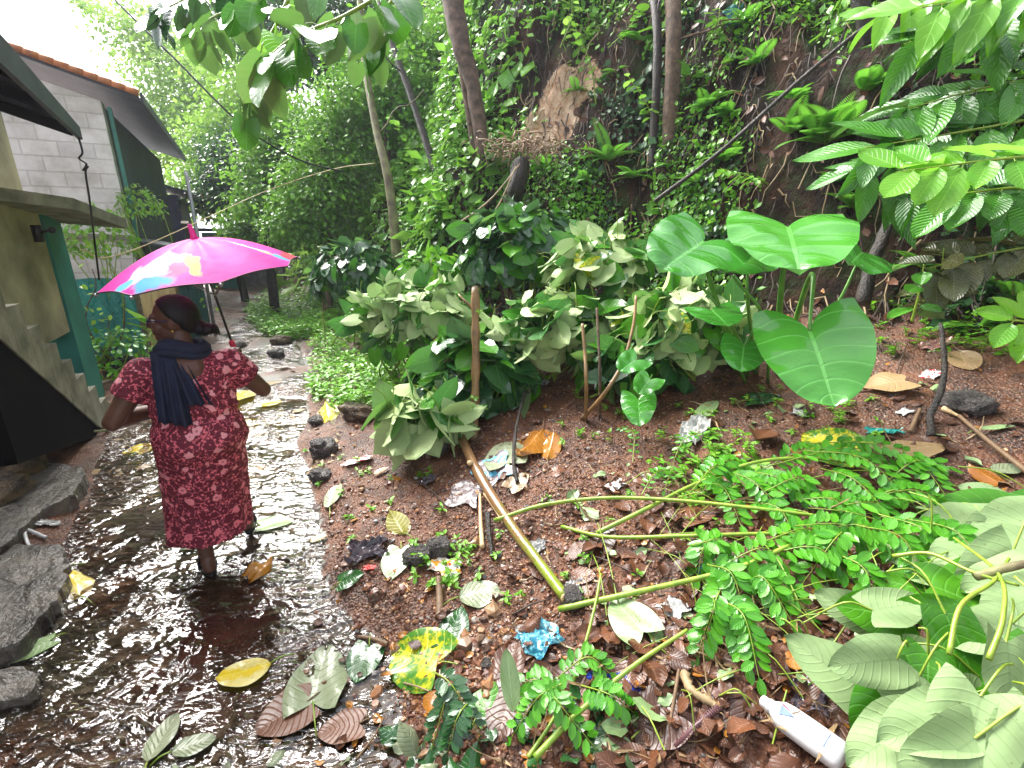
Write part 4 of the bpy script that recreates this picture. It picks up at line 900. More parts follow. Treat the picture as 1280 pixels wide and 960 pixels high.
for i, (x, y, lx, ly, kd, s_, lf, lab) in enumerate(((575, 300, -40, -80, 'heart', .13, 'lime', 'young sapling with lime heart leaves under the pale root clump'), (745, 130, -25, -95, 'oval', .12, 'creep', 'wispy green sapling on the bank right of the orange scar'), (880, 60, 20, -50, 'oval', .11, 'creep', 'small leafy sapling right of the straight brown trunk'), (700, 60, 15, -70, 'oval', .10, 'tree2', 'pale leafy shoot on the bank above the orange scar'), (820, 165, -35, -70, 'oval', .12, 'lime', 'bright shoot on the bank between the trunk foot and the long dark branch'), (960, 230, -60, -20, 'oval', .12, 'creep', 'leafy shoot hanging behind the upper taro leaf'), (620, 215, -6, -40, 'heart', .12, 'mint', 'pale hanging leaves just left of the root clump'), (400, 250, -10, -60, 'heart', .2, 'heart', 'broad leaved sapling among the slope trees left of the slender tree'), (520, 225, -30, -80, 'oval', .11, 'lime', 'yellow-green sapling between the slender and the leaning trunks'), (760, 60, 40, -50, 'heart', .11, 'creep', 'vine with round leaves beside the thinner dark trunk'))):
    b_ = G(x, y); t_ = (b_ - Vector((0, 0, CAMH))).length / ray(x, y).length; b_ = P(x, y, t_ * .985)
    spray(lab, [b_, P(x + lx * .5 + 6, y + ly * .5, t_ * .96), P(x + lx, y + ly, t_ * .95)], 17, kd, s_ * t_ / 5.5, lf, 200 + i, cat='sapling', name='sapling', a0=.2, nu=1, nv=4, grav=.4)
# small bronze sapling right of the taro
sb = G(1140, 400); 
for i, (lab, pts, n, s, lf) in enumerate((('low dark-leaved sapling between the taro plant and the soil patch', [(1140, 402, 3.15), (1148, 370, 3.1), (1155, 330, 3.05)], 10, .17, 'lance'), ('brownish leaved sapling twig just right of the taro plant', [(1165, 395, 3.2), (1175, 350, 3.15), (1180, 310, 3.1)], 8, .18, 'bronze'))):
    spray(lab, [P(*q) for q in pts], n, 'oval', s, lf, 80 + i, cat='sapling', name='sapling', grav=.5)
# overhanging branch at the top left (large heart leaves close to the camera)
def hang(label, pts, n, size, seed, leaf='heart', name='overhanging_branch'):
    return spray(label, [P(*q) for q in pts], n, 'heart', size, leaf, seed, cat='tree branch', name=name, grav=1.15, pet=.09, a0=.05, r=(.013, .004), nu=3, nv=6, fan=.9, spreadv=1.4, wob=.05)
hang('overhanging branch of large heart leaves at the top, nearest the camera', [(500, -20, 2.9), (430, 20, 2.75), (370, 45, 2.65), (330, 75, 2.6)], 20, .23, 90)
hang('leafy twig hanging over the umbrella side of the path from the top edge', [(420, -40, 3.2), (330, -10, 3.3), (270, 20, 3.4), (235, 40, 3.5)], 24, .20, 91)
hang('dark leafy twig in the upper left, above the cable', [(330, -40, 3.8), (250, -10, 3.9), (190, 20, 4.0)], 24, .19, 92, 'dark')
hang('short leafy twig dangling where the cable passes', [(330, 60, 3.4), (320, 100, 3.45), (305, 140, 3.5)], 14, .19, 93)
hang('heart leaves hanging in front of the slender pale tree', [(500, -10, 3.0), (470, 25, 3.05), (450, 60, 3.1)], 8, .2, 94)
hang('yellow-green leaves lit from behind at the top left of centre', [(360, 0, 3.0), (340, 40, 3.0), (320, 65, 3.0)], 7, .2, 95, 'lime')
# yard plants
g = P(140, 440, 5.9); g.z = .05; shrub('garden_bush', 'low dark green bush in the yard in front of the teal sheet', 'bush', (g.x, g.y, g.z + .3), (.55, .45, .38), 420, .085, 'heart', 'creep', .3, False, kind='oval')
g = P(122, 305, 6.6); shrub('climbing_bush', 'light green bushy climber between the near house and the block house', 'bush', g, (.42, .4, .5), 420, .08, 'tree2', 'creep', .4, False, kind='oval')
g = P(175, 262, 7.6); shrub('climbing_bush', 'small-leaved creeper hanging on the corner of the block house', 'creeper', g, (.35, .25, .35), 330, .07, 'tree2', 'creep', .4, False, kind='oval', floor=None)
b = P(190, 420, 6.7); b.z = .1; spray('young pointed-leaf plant in front of the ochre sheet', [b, b + Vector((0, 0, .35)), b + Vector((.02, 0, .62))], 8, 'lance', .38, 'lime', 99, cat='plant', name='yard_plant', grav=-.3, a0=.5)
def bare_bush(px, py, lab, s):
    random.seed(s); b = P(px, py, 6.1 if px < 200 else 9.0); b.z = .07; o = empty('bare_sapling', b, lab, 'sapling'); m_ = MB()
    for i in range(5): stems_tube(m_, limb_path(b + Vector((0, 0, -.05)), b + Vector((random.uniform(-.4, .4), random.uniform(-.2, .2), random.uniform(.8, 1.5))), 6, .15), .016, .004, 10, 6)
    m_.build('stems', M['bark'], o); L = Leaves(); L.add('oval', np.array(b) + np.array([0, 0, .9]) + RNG.normal(size=(60, 3)) * .3, rdir(60, -.3), rdir(60, 1.5), .08, 1, 3); L.build('leaves', LM['tree2'], o)
bare_bush(118, 420, 'bare twiggy sapling in front of the block wall', 5)
bare_bush(225, 395, 'thin sapling by the dark green sheet', 6)
# ---- weeds (bright grassy mass right of the far path)
def weeds(name, label, pxbox, n, size, leaf, hgt, seed, kind='leaflet', mask=None):
    r = np.random.default_rng(seed); X, Y, n0 = [], [], 0
    pts = []
    while len(pts) < n:
        px = r.uniform(pxbox[0], pxbox[2]); py = r.uniform(pxbox[1], pxbox[3])
        if mask and not mask(px, py): continue
        pts.append((px, py))
    base = [G(*p) for p in pts[:n]]; L = Leaves(); m_ = MB()
    for b in base:
        k = r.integers(6, 12); h = hgt * r.uniform(.5, 1.2); lean = Vector((r.normal() * .25, r.normal() * .25, 1)); top = b + lean * h
        m_.tube([b, b.lerp(top, .5) + Vector((r.normal() * .01, 0, 0)), top], [.003, .0015], 4, False)
        u = r.uniform(.1, 1, k); ps = np.array(b)[None] * (1 - u[:, None]) + np.array(top)[None] * u[:, None]
        an = r.uniform(0, 6.3, k); dd = np.stack([np.cos(an), np.sin(an), r.uniform(-.3, .5, k)], 1)
        L.add(kind, ps, dd, np.array([0, 0, 1.]) + r.normal(size=(k, 3)) * .2, size * r.uniform(.6, 1.2, k), 1, 3, wide=.85)
    o = L.build(name, LM[leaf]); tag(o, label, None, None, 'stuff'); s_ = m_.build('stems', M['petiole'], o); tag(s_, kind='stuff')
    return o
el = lambda cx_, cy_, rx, ry: (lambda x, y: ((x - cx_) / rx) ** 2 + ((y - cy_) / ry) ** 2 < 1)
weeds('bright_weeds', 'bright green grassy weeds beside the far path', (300, 360, 440, 430), 620, .11, 'weed', .26, 1, mask=el(368, 395, 60, 32))
weeds('bright_weeds', 'bright green weeds spilling over the bank left of the pale heap', (390, 405, 565, 525), 640, .085, 'weed', .24, 2, mask=el(462, 462, 92, 58))
weeds('bright_weeds', 'leafy weeds behind the fence of shrubs near the path', (380, 330, 440, 400), 120, .09, 'weed', .25, 3)
weeds('small_weeds', 'small weeds scattered over the red gravel', (560, 600, 900, 760), 26, .035, 'weed', .05, 4)
weeds('small_weeds', 'small weeds below the pale leaf heap', (820, 545, 960, 640), 60, .05, 'weed', .09, 5, mask=el(885, 590, 65, 45))
weeds('small_weeds', 'scattered seedlings on the soil under the taro plant', (700, 480, 1100, 560), 46, .04, 'weed', .06, 6)
weeds('small_weeds', 'seedlings around the black round stone', (520, 680, 600, 740), 22, .045, 'weed', .07, 7)
weeds('small_weeds', 'little weeds at the stony path edge', (380, 540, 560, 680), 22, .04, 'weed', .05, 8)
weeds('small_weeds', 'weeds along the foot of the bank at the right', (1090, 380, 1280, 450), 60, .06, 'creep', .1, 9)
weeds('yard_weeds', 'weeds in the yard beyond the steps', (100, 395, 180, 440), 90, .06, 'creep', .12, 10)
# ------------------------------------------------------------------ the woman
def evaluated(name, mb, mat, parent, voxel, smooth=4, fac=.5):
    o = mesh(name + '_src', mb.V, mb.F, mat, None)
    m = o.modifiers.new('r', 'REMESH'); m.mode = 'VOXEL'; m.voxel_size = voxel; m.use_smooth_shade = True
    if smooth: s = o.modifiers.new('s', 'SMOOTH'); s.factor = fac; s.iterations = smooth
    dg = bpy.context.evaluated_depsgraph_get(); dg.update()
    me = bpy.data.meshes.new_from_object(o.evaluated_get(dg)); me.name = name
    bpy.data.objects.remove(o)
    n = bpy.data.objects.new(name, me); COL.objects.link(n); n.parent = parent
    if not me.materials: me.materials.append(mat)
    me.polygons.foreach_set('use_smooth', np.ones(len(me.polygons), bool))
    return n
def cap(mb, a, b, r0, r1, k=14, sub=5):
    a = Vector(a); b = Vector(b); pts = []; rr = []; d = (b - a); L_ = d.length; d = d / L_
    for i in range(sub): q = math.pi / 2 * (1 - i / sub); pts.append(a - d * r0 * math.sin(q)); rr.append(max(.0005, r0 * math.cos(q)))
    for i in range(5): pts.append(a.lerp(b, i / 4)); rr.append(r0 + (r1 - r0) * i / 4)
    for i in range(1, sub + 1): q = math.pi / 2 * i / sub; pts.append(b + d * r1 * math.sin(q)); rr.append(max(.0005, r1 * math.cos(q)))
    mb.tube(pts, rr, k)
def skin_mat():
    m = M_('brown skin'); v = m.coord(); c = m.mix(m.noise(v, 9, 4), (.085, .036, .022), (.15, .067, .042))
    return m.surf(m.n('ShaderNodeBsdfPrincipled', {'Base Color': c, 'Roughness': .42, 'Subsurface Weight': .05, 'Subsurface Radius': (.02, .008, .004), 'Normal': m.bump(m.noise(v, 60, 4), .15, .003)}).outputs[0])
def dress_mat():
    m = M_('maroon floral cotton'); v = m.coord()
    wv = m.n('ShaderNodeVectorMath', {0: v, 1: m.n('ShaderNodeVectorMath', {0: m.n('ShaderNodeTexNoise', {'Vector': v, 'Scale': 9., 'Detail': 2.}).outputs[1], 1: (.035,) * 3}, operation='MULTIPLY').outputs[0]}, operation='ADD').outputs[0]
    base = (.15, .010, .028); pink = (.84, .17, .22); pale = (.90, .38, .42)
    f1 = m.voro(wv, 14, rnd=.75); pet = m.voro(wv, 50)                          # flower heads with petals
    fl = m.math('LESS_THAN', m.math('ADD', f1, m.math('MULTIPLY', pet, .22)), .40)
    core = m.math('LESS_THAN', f1, .09)
    vine = m.math('LESS_THAN', m.math('ABSOLUTE', m.math('SUBTRACT', m.noise(wv, 26, 2, .5), .5)), .016)
    lf = m.math('LESS_THAN', m.math('ADD', m.voro(wv, 46), m.math('MULTIPLY', m.noise(v, 60, 2), .35)), .45)
    c = m.mix(m.math('MAXIMUM', vine, lf), base, pink)
    hgt = m.n('ShaderNodeSeparateXYZ', {0: v}).outputs[2]
    up = m.ramp(hgt, [(.25, 0.), (.90, 1.)])                                    # the print gets paler towards the yoke
    c = m.mix(fl, c, m.mix(up, pink, pale)); c = m.mix(m.math('MULTIPLY', core, .6), c, (.30, .02, .05))
    wr = m.n('ShaderNodeMapping', {0: v, 'Scale': (1, 1, 2.6)}).outputs[0]
    h = m.math('ADD', m.noise(wr, 8, 5, .55, .8), m.math('MULTIPLY', m.noise(v, 300, 2), .03))
    return m.surf(m.n('ShaderNodeBsdfPrincipled', {'Base Color': c, 'Roughness': .75, 'Normal': m.bump(h, .7, .03)}).outputs[0])
M['skin'] = skin_mat(); M['dress'] = dress_mat()
M['scarf'] = plain('dark navy cotton', (.012, .020, .055), .85, c2=(.008, .012, .035), sc=20, bump=.3)
def hair_mat():
    m = M_('black hair'); v = m.coord(); n = m.noise(m.scale(v, (1, 1, 5)), 40, 4)
    return m.surf(m.pbr(c=m.mix(n, (.003, .003, .004), (.010, .008, .011)), r=.36, spec=.3, nrm=m.bump(n, .6, .006)))
M['hair'] = hair_mat()
M['rubber'] = plain('black rubber', (.015, .014, .014), .5)
FOOT = P(262, 705, 2.70); FOOT.z = 0
W = empty('person', (FOOT.x + .06, FOOT.y + .06, .0), 'woman in maroon floral dress and navy scarf walking away under the pink umbrella', 'person', rz=R(33))
def wl(p): return wmat(W) @ Vector(p)
bd = MB(); C_ = lambda a, b, r0, r1: cap(bd, a, b, r0, r1)
hc = Vector((-.02, .05, 1.405))                 # head centre; face turned to the left (-x)
C_((0, 0, .80), (0, 0, 1.0), .15, .14); C_((0, 0, 1.0), (0, 0, 1.14), .14, .13)
C_((-.13, 0, 1.17), (.13, 0, 1.17), .062, .062); C_((0, -.01, 1.15), (0, .01, 1.23), .09, .065); C_((0, .01, 1.2), (-.01, .035, 1.33), .058, .052)
for s in (-1, 1): C_((s * .09, 0, .80), (s * .10, .02 if s < 0 else .14, .46), .10, .06)
# left leg planted, right leg ahead
C_((-.10, .02, .46), (-.085, -.03, .09), .058, .036); C_((.10, .14, .46), (.14, .30, .10), .058, .036)
for (hx, hy, hz, yw) in ((-.085, -.05, .045, .15), (.14, .29, .05, -.1)):
    f = Vector((math.sin(yw) * -1, math.cos(yw), 0)); s_ = Vector((f.y, -f.x, 0)); h = Vector((hx, hy, hz))
    C_(h + Vector((0, .012, .04)), h + Vector((0, 0, -.004)), .036, .033); C_(h + Vector((0, 0, -.004)), h + f * .13 + Vector((0, 0, -.012)), .032, .026)
    C_(h + f * .09 - s_ * .015 + Vector((0, 0, -.012)), h + f * .15 + s_ * -.018 + Vector((0, 0, -.018)), .024, .018)
    C_(h + f * .09 + s_ * .015 + Vector((0, 0, -.012)), h + f * .14 + s_ * .02 + Vector((0, 0, -.018)), .022, .016)
    for k in range(5): 
        o_ = s_ * (-.030 + .0155 * k) * (1 if hx < 0 else -1) * -1; L_ = .185 - .008 * k - (.004 if k == 0 else 0)
        C_(h + f * .14 + o_ + Vector((0, 0, -.02)), h + f * L_ + o_ + Vector((0, 0, -.026)), .0105 if k == 0 else .0085, .009 if k == 0 else .007)
# arms
Ls, Le, Lw = Vector((-.185, 0, 1.165)), Vector((-.335, -.03, .955)), Vector((-.12, .19, .93))
Rs, Re, Rw = Vector((.185, 0, 1.165)), Vector((.325, .05, .985)), Vector((.215, .155, 1.125))
C_(Ls, Le, .058, .043); C_(Le, Le.lerp(Lw, .35), .040, .045); C_(Le.lerp(Lw, .35), Lw, .045, .026); C_(Rs, Re, .058, .042); C_(Re, Re.lerp(Rw, .35), .040, .044); C_(Re.lerp(Rw, .35), Rw, .044, .026)
for e_ in (Le, Re): C_(e_ + Vector((0, -.014, -.012)), e_ + Vector((0, -.016, -.014)), .028, .026)
def hand(w, d, n, curl, thumb, sp=.0):      # w wrist, d palm direction, n back-of-hand normal, curl per knuckle
    d = Vector(d).normalized(); n = Vector(n); n = (n - d * n.dot(d)).normalized(); s_ = d.cross(n)
    for o in (-.026, -.009, .009, .026): C_(w + s_ * o * .5, w + d * .075 + s_ * o, .0135, .0115)
    for k, (o, L_) in enumerate(((-.029, .062), (-.010, .074), (.010, .070), (.028, .054))):
        p = w + d * .078 + s_ * o; a = .25
        for j, fr in enumerate((.45, .32, .23)):
            a += curl; q = p + (d * math.cos(a) - n * math.sin(a) + s_ * sp * (k - 1.5)) * L_ * fr * 1.05; C_(p, q, .0090 - .0008 * j, .0085 - .0010 * j); p = q
    p = w + d * .022 - s_ * .026 * thumb; q = p + (d * .6 - s_ * thumb * .7 - n * .35).normalized() * .032; C_(p, q, .0125, .0105); r_ = q + (d * .75 + s_ * thumb * .1 - n * .65).normalized() * .028; C_(q, r_, .0105, .0085)
hand(Lw, (.85, .45, .05), (0.1, .5, .9), .35, 1)
SH0 = Vector((.232, .185, 1.165)); SH1 = None     # umbrella grip point, in body coordinates
hand(Rw, (.12, -.02, 1), (.35, .9, 0), .78, 1)
# head: cranium, jaw, nose, lips, brow, ears
rz = lambda a: Matrix.Rotation(R(a), 3, 'Z')
hr = rz(80); 
def hp(x, y, z): return hc + hr @ Vector((x, y, z))       # head frame: +y is the face direction
bd.ball(hc + hr @ Vector((0, -.012, .02)), (.076, .096, .098), (24, 16), hr); bd.ball(hp(0, .022, -.045), (.056, .066, .066), (20, 14), hr)
C_(hp(0, .060, -.088), hp(0, .068, -.080), .024, .022); C_(hp(0, .088, .018), hp(0, .106, -.020), .009, .014); C_(hp(-.012, .096, -.024), hp(.012, .096, -.024), .010, .010)
C_(hp(-.018, .086, -.047), hp(.018, .086, -.047), .009, .009); C_(hp(-.016, .083, -.058), hp(.016, .083, -.058), .010, .010)
C_(hp(-.04, .074, .028), hp(.04, .074, .028), .014, .014)
for s in (-1, 1):
    C_(hp(s * .036, .070, -.018), hp(s * .046, .060, -.03), .018, .018); e = hp(s * .075, -.005, -.008)
    bd.ball(e, (.010, .020, .032), (12, 10), hr @ rz(s * -18)); C_(e + hr @ Vector((s * .006, -.002, .02)), e + hr @ Vector((s * .009, -.012, .0)), .006, .006)
bd.V = [tuple(wl(v)) for v in bd.V]
skin = evaluated('body', bd, M['skin'], None, .0048, 3)
skin.data.transform(wmat(W).inverted()); skin.parent = W
def wmesh(name, mb, mat, smooth=True, par=None):
    mb.V = [tuple(wl(v)) for v in mb.V]; return mb.build(name, mat, par or W, smooth)
# eyes, glasses, ear ring
M['eyewhite'] = plain('eye', (.6, .55, .5), .2, var=.02)
for s in (-1, 1): eb = MB(); eb.ball(hp(s * .031, .074, .006), .0125, (12, 8)); wmesh('eye', eb, M['eyewhite'])
gb = MB()
for s in (-1, 1):
    ring = [hp(s * .033 + .024 * math.cos(a), .100 - .006 * math.cos(a) * s, .004 + .017 * math.sin(a)) for a in np.linspace(0, 2 * math.pi, 17)]
    gb.tube(ring, .0024, 6, False); gb.tube([hp(s * .058, .098, .008), hp(s * .074, .05, .008), hp(s * .080, -.005, .010)], .0026, 6)
gb.tube([hp(-.01, .103, .008), hp(.01, .103, .008)], .0024, 6)
M['frames'] = plain('dark blue spectacle frame', (.03, .03, .16), .25); wmesh('spectacles', gb, M['frames'])
M['gold'] = plain('gold', (.8, .5, .15), .25, metal=1.)
for s in (-1, 1): er = MB(); er.ball(hp(s * .085, -.006, -.042), .007, (8, 6)); wmesh('earring', er, M['gold'])
# hair: a cap over the skull swept back to a low bun
hb_ = MB(); hb_.ball((0, 0, 0), 1, (48, 32)); V = np.array(hb_.V); keep = []
x, y, z = V.T
k = 1 + .012 * np.sin(np.arctan2(x, z) * 34) + .02 * fbm(x * 3, y * 3 + z * 3, 3, 4)
V2 = V * np.array([.0845, .107, .107]) * k[:, None]
face = sstep(.15, .42, V[:, 1] - .75 * (V[:, 2] - .10)) * 1.0       # lower front shrinks under the skin
side = sstep(-.10, -.45, V[:, 2]) * sstep(-.5, .1, V[:, 1]); sh = np.clip(np.maximum(face, side), 0, 1)
V2 = V2 * (1 - .24 * sh)[:, None]
hb_.V = [tuple(hc + hr @ Vector(v) + hr @ Vector((0, -.014, .020))) for v in V2]
hb_.ball(hp(0, -.135, -.055), (.040, .042, .034), (20, 14), hr); hb_.ball(hp(.01, -.105, -.045), (.05, .04, .04), (16, 12), hr)
for i in range(7): a = i * .9; hb_.tube(spline([hp(.03 * math.cos(a), -.165, -.055 + .022 * math.sin(a)), hp(.03 * math.cos(a + .8), -.178, -.06 + .02 * math.sin(a + .8)), hp(.03 * math.cos(a + 1.4), -.185, -.075 + .02 * math.sin(a))], 6), [.008, .003], 6)
wmesh('hair', hb_, M['hair'])
# dress: lofted body with folds, short sleeves, open hem; one cloth mesh
prof = [(.225, .212, .19, .035), (.30, .208, .185, .03), (.45, .202, .18, .02), (.60, .200, .18, .0), (.72, .204, .185, -.01), (.80, .218, .197, -.02), (.87, .207, .185, -.015), (.93, .186, .165, 0), (.975, .208, .165, 0), (1.03, .192, .155, 0), (1.10, .188, .140, 0), (1.16, .182, .118, 0), (1.205, .165, .090, 0), (1.232, .128, .075, 0)]
pz = np.array([p[0] for p in prof])
def torso(a, z):
    rx = np.interp(z, pz, [p[1] for p in prof]); ry = np.interp(z, pz, [p[2] for p in prof]); cy = np.interp(z, pz, [p[3] for p in prof])
    lowf = np.clip((.85 - z) / .65, 0, 1)
    f = 1 + lowf * (.030 * np.sin(a * 7 + z * 3 + 1) + .020 * np.sin(a * 13 - z * 5) + .015 * np.sin(a * 3 + 2))
    f = f + .022 * np.exp(-((z - .93) / .05) ** 2) * np.sin(a * 2 + 1 + z * 60) + .016 * np.sin(z * 44 + np.sin(a * 2) * 2.4) * np.exp(-((z - .62) / .26) ** 2)
    f = f + .02 * np.sin(z * 26 + a * 3.0) * np.exp(-((z - .8) / .12) ** 2)
    # buttocks
    x = rx * f * np.cos(a) - .05 * np.clip((.8 - z) / .6, 0, 1); y = cy + ry * f * np.sin(a)
    y = y - .022 * np.exp(-((z - .80) / .07) ** 2) * (np.exp(-((x - .09) / .07) ** 2) + np.exp(-((x + .09) / .07) ** 2)) * (np.sin(a) < 0)
    return x, y
db = MB(); na = 72; zs = list(np.linspace(.225, 1.232, 90)); ringv = []
an = np.linspace(0, 2 * math.pi, na, endpoint=False)
for i, z in enumerate(zs):
    x, y = torso(an, z); zz = z + (.012 * np.sin(an * 2 + .6) if i == 0 else 0) + np.zeros(na); db.V += [(float(a), float(b), float(c)) for a, b, c in zip(x, y, zz)]
n0 = len(zs)
# close the neck with a scooped opening, hem turned inside
x, y = torso(an, 1.232)
for sc, dz in ((.93, .004), (.86, -.02), (.80, -.05)): db.V += [(float(a * sc), float(b * sc), 1.232 + dz) for a, b in zip(x, y)]
n1 = n0 + 3; F = [(i * na + j, i * na + (j + 1) % na, (i + 1) * na + (j + 1) % na, (i + 1) * na + j) for i in range(n1 - 1) for j in range(na)]
F.append(tuple(range((n1 - 1) * na, n1 * na)))
b0_ = len(db.V)
for sc, z in ((.95, .242), (.90, .26), (.85, .42)):
    x, y = torso(an, z); db.V += [(float(a * sc), float(.035 + (b - .035) * sc), float(z)) for a, b in zip(x, y)]
F += [(b0_ + j, b0_ + (j + 1) % na, (j + 1) % na, j) for j in range(na)]
F += [(b0_ + (i + 1) * na + j, b0_ + (i + 1) * na + (j + 1) % na, b0_ + i * na + (j + 1) % na, b0_ + i * na + j) for i in range(2) for j in range(na)]
F.append(tuple(range(b0_ + 3 * na - 1, b0_ + 2 * na - 1, -1)))
db.F += F
for a_, b_ in ((Ls, Le), (Rs, Re)):
    s_ = -1 if a_.x < 0 else 1
    cap(db, Vector((s_ * .10, 0, 1.165)), a_ + Vector((0, 0, .004)), .074, .077); cap(db, a_ + Vector((0, 0, .004)), a_.lerp(b_, .42), .077, .080)
db.V = [tuple(wl(v)) for v in db.V]
dr = evaluated('dress', db, M['dress'], None, .0062, 2)
# cut the neckline: drop cloth above a sloping plane behind the neck, and clip the sleeve ends flat
me = dr.data; me.transform(wmat(W).inverted()); dr.parent = W
import bmesh
bm = bmesh.new(); bm.from_mesh(me)
def cut(bm, co, no, test=None):
    geom = bm.verts[:] + bm.edges[:] + bm.faces[:]
    if test: 
        fs = [f for f in bm.faces if test(f.calc_center_median())]; geom = list({v for f in fs for v in f.verts}) + list({e for f in fs for e in f.edges}) + fs
    res = bmesh.ops.bisect_plane(bm, geom=geom, plane_co=co, plane_no=no)
    kill = [f for f in bm.faces if (f.calc_center_median() - Vector(co)).dot(Vector(no)) > 0 and (not test or test(f.calc_center_median()))]
    bmesh.ops.delete(bm, geom=kill, context='FACES')
for s, e0_, e1_ in ((-1, Ls, Le), (1, Rs, Re)):
    dd = (e1_ - e0_).normalized(); cut(bm, e0_.lerp(e1_, .50), dd, lambda c, s=s: c.x * s > .19 and c.z > .95)
nk = Vector((.0, -.0, 1.262))
kill = [f for f in bm.faces if (lambda c: ((c.x + .01) / .098) ** 2 + ((c.z - 1.265) / .085) ** 2 < 1 and c.z > 1.10 and abs(c.y) < .2)(f.calc_center_median())]
bmesh.ops.delete(bm, geom=kill, context='FACES')
bm.to_mesh(me); bm.free()
bk = MB(); cap(bk, (-.06, -.045, 1.150), (.06, -.045, 1.150), .062, .062); bk.V = [tuple(wl(v)) for v in bk.V]
# shawl: a roll round the neck and a long tail down the left of the back
sb_ = MB(); 
ring = [Vector((-.005 + .098 * math.cos(a), .012 + .088 * math.sin(a), 1.262 + .018 * math.sin(a * 2) - .018 * math.sin(a))) for a in np.linspace(0, 2 * math.pi, 33)]
for k, (dr_, dz, rr_) in enumerate(((0, 0, .026), (.008, -.026, .022), (-.012, .020, .020))):
    sb_.tube([Vector((p.x * (1 + dr_ * 8), p.y * (1 + dr_ * 8), p.z + dz)) for p in ring], rr_, 10, False)
def tail(x0, x1, y_off, z_top, z_bot, w0, w1, ph):
    nu_, nv_ = 26, 34; V = []; 
    for j in range(nv_):
        v = j / (nv_ - 1); z = z_top + (z_bot - z_top) * v; w_ = w0 + (w1 - w0) * v; xc = x0 + (x1 - x0) * v
        for i in range(nu_):
            u = i / (nu_ - 1) - .5; x = xc + u * w_; zz = z - .03 * u * v
            ryy = float(np.interp(zz, pz, [p[2] for p in prof])); rxx = float(np.interp(zz, pz, [p[1] for p in prof]))
            yb = -ryy * math.sqrt(max(.12, 1 - (x / (rxx + .02)) ** 2)) if z < 1.22 else -.075 - .0 * v
            yb = yb - .016 - y_off - .014 * math.sin(u * 22 + ph + v * 2) * (.4 + v) - .012 * math.sin(u * 9 + ph)
            if v < .12: yb = yb * (v / .12) + (-.035) * (1 - v / .12); zz += .02 * (1 - v / .12)
            V.append((x, yb, zz))
    m_ = len(V); V += [(a, b + .006, c) for a, b, c in V]
    F = []
    for j in range(nv_ - 1):
        for i in range(nu_ - 1):
            o = j * nu_ + i; F += [(o, o + 1, o + nu_ + 1, o + nu_), (o + m_, o + m_ + nu_, o + m_ + nu_ + 1, o + m_ + 1)]
    for j in range(nv_ - 1):
        for i in (0, nu_ - 1): o = j * nu_ + i; F.append((o, o + nu_, o + nu_ + m_, o + m_))
    for i in range(nu_ - 1):
        for j in (0, nv_ - 1): o = j * nu_ + i; F.append((o, o + 1, o + 1 + m_, o + m_))
    sb_.add(V, F)
tail(-.085, -.085, .012, 1.255, .935, .10, .135, 0.)
tail(-.05, .005, .004, 1.25, 1.02, .08, .15, 1.7)
wmesh('scarf', sb_, M['scarf'])
# slippers
for (hx, hy, hz, yw) in ((-.085, -.05, .0, .15), (.14, .29, .004, -.1)):
    fb = MB(); f = Vector((-math.sin(yw), math.cos(yw), 0)); s_ = Vector((f.y, -f.x, 0)); h = Vector((hx, hy, hz)); V = []
    for zz, gr in ((0, 0), (.018, .002), (.021, -.003)):
        for t in np.linspace(0, 2 * math.pi, 28, endpoint=False):
            yy = .075 + .125 * math.sin(t); ww = (.042 + .006 * math.sin(t)) * math.cos(t); V.append(h + f * (yy + gr * math.sin(t)) + s_ * (ww + gr * math.cos(t)) + Vector((0, 0, zz)))
    F = [(i * 28 + j, i * 28 + (j + 1) % 28, (i + 1) * 28 + (j + 1) % 28, (i + 1) * 28 + j) for i in range(2) for j in range(28)] + [tuple(range(27, -1, -1)), tuple(range(56, 84))]
    fb.add(V, F); c = h + f * .15
    for q in (-1, 1): fb.tube(spline([c + Vector((0, 0, .02)), h + f * .11 + s_ * q * .03 + Vector((0, 0, .062)), h + f * .055 + s_ * q * .042 + Vector((0, 0, .02))], 8), .007, 6)
    wmesh('slipper', fb, M['rubber'])

# ------------------------------------------------------------------ umbrella
grip = wl(SH0 - Vector((0, 0, .01)))
best = None
for t_ in np.linspace(2.2, 3.0, 161):
    q = P(243, 298, float(t_)); a_ = (q - grip).normalized(); v_ = (Vector((0, 0, CAMH)) - q).normalized(); e_ = abs(a_.dot(v_) - math.sin(R(3)))
    if best is None or e_ < best[0]: best = (e_, q)
apex = best[1]
ax = (apex - grip).normalized(); print('UMB', apex, grip, ax)
US = empty('umbrella', grip, 'bright pink umbrella with white, blue and yellow patches held over the woman', 'umbrella')
ux = ax.cross(Vector((.6, -.8, 0))).normalized() * -1; uy = ux.cross(ax)       # uy roughly towards the camera
uy = (Vector((.6, -.8, 0)) - ax * Vector((.6, -.8, 0)).dot(ax)).normalized(); ux = uy.cross(ax)
if ux.x > 0: pass
URAD, UH = .465, .178
nP = 8; NR, NA = 16, 12; V = []; UVs = []
def upt(a, r, mult=1.0):   # panel angle, radius fraction
    k = (a / (2 * math.pi / nP)) % 1.0; s_ = math.sin(math.pi * k)
    rad = URAD * r * (1 - .085 * s_ * r * r); drop = UH * (r ** 1.9) - .030 * s_ * (r * (1 - r)) * 2 - .03 * s_ * r ** 4
    drop = UH * (1 - math.cos(r * 1.35)) / (1 - math.cos(1.35)) + .02 * s_ * math.sin(math.pi * r) - .012 * s_ * r ** 3
    return apex + (uy * math.cos(a) + ux * math.sin(a)) * rad - ax * (drop - mult)
me_V = []; n_a = nP * NA
for r in range(1, NR + 1):
    for j in range(n_a): me_V.append(upt(2 * math.pi * j / n_a, r / NR, 0))
top0 = apex; base = len(me_V); Vt = me_V + [upt(0, 0, 0)]
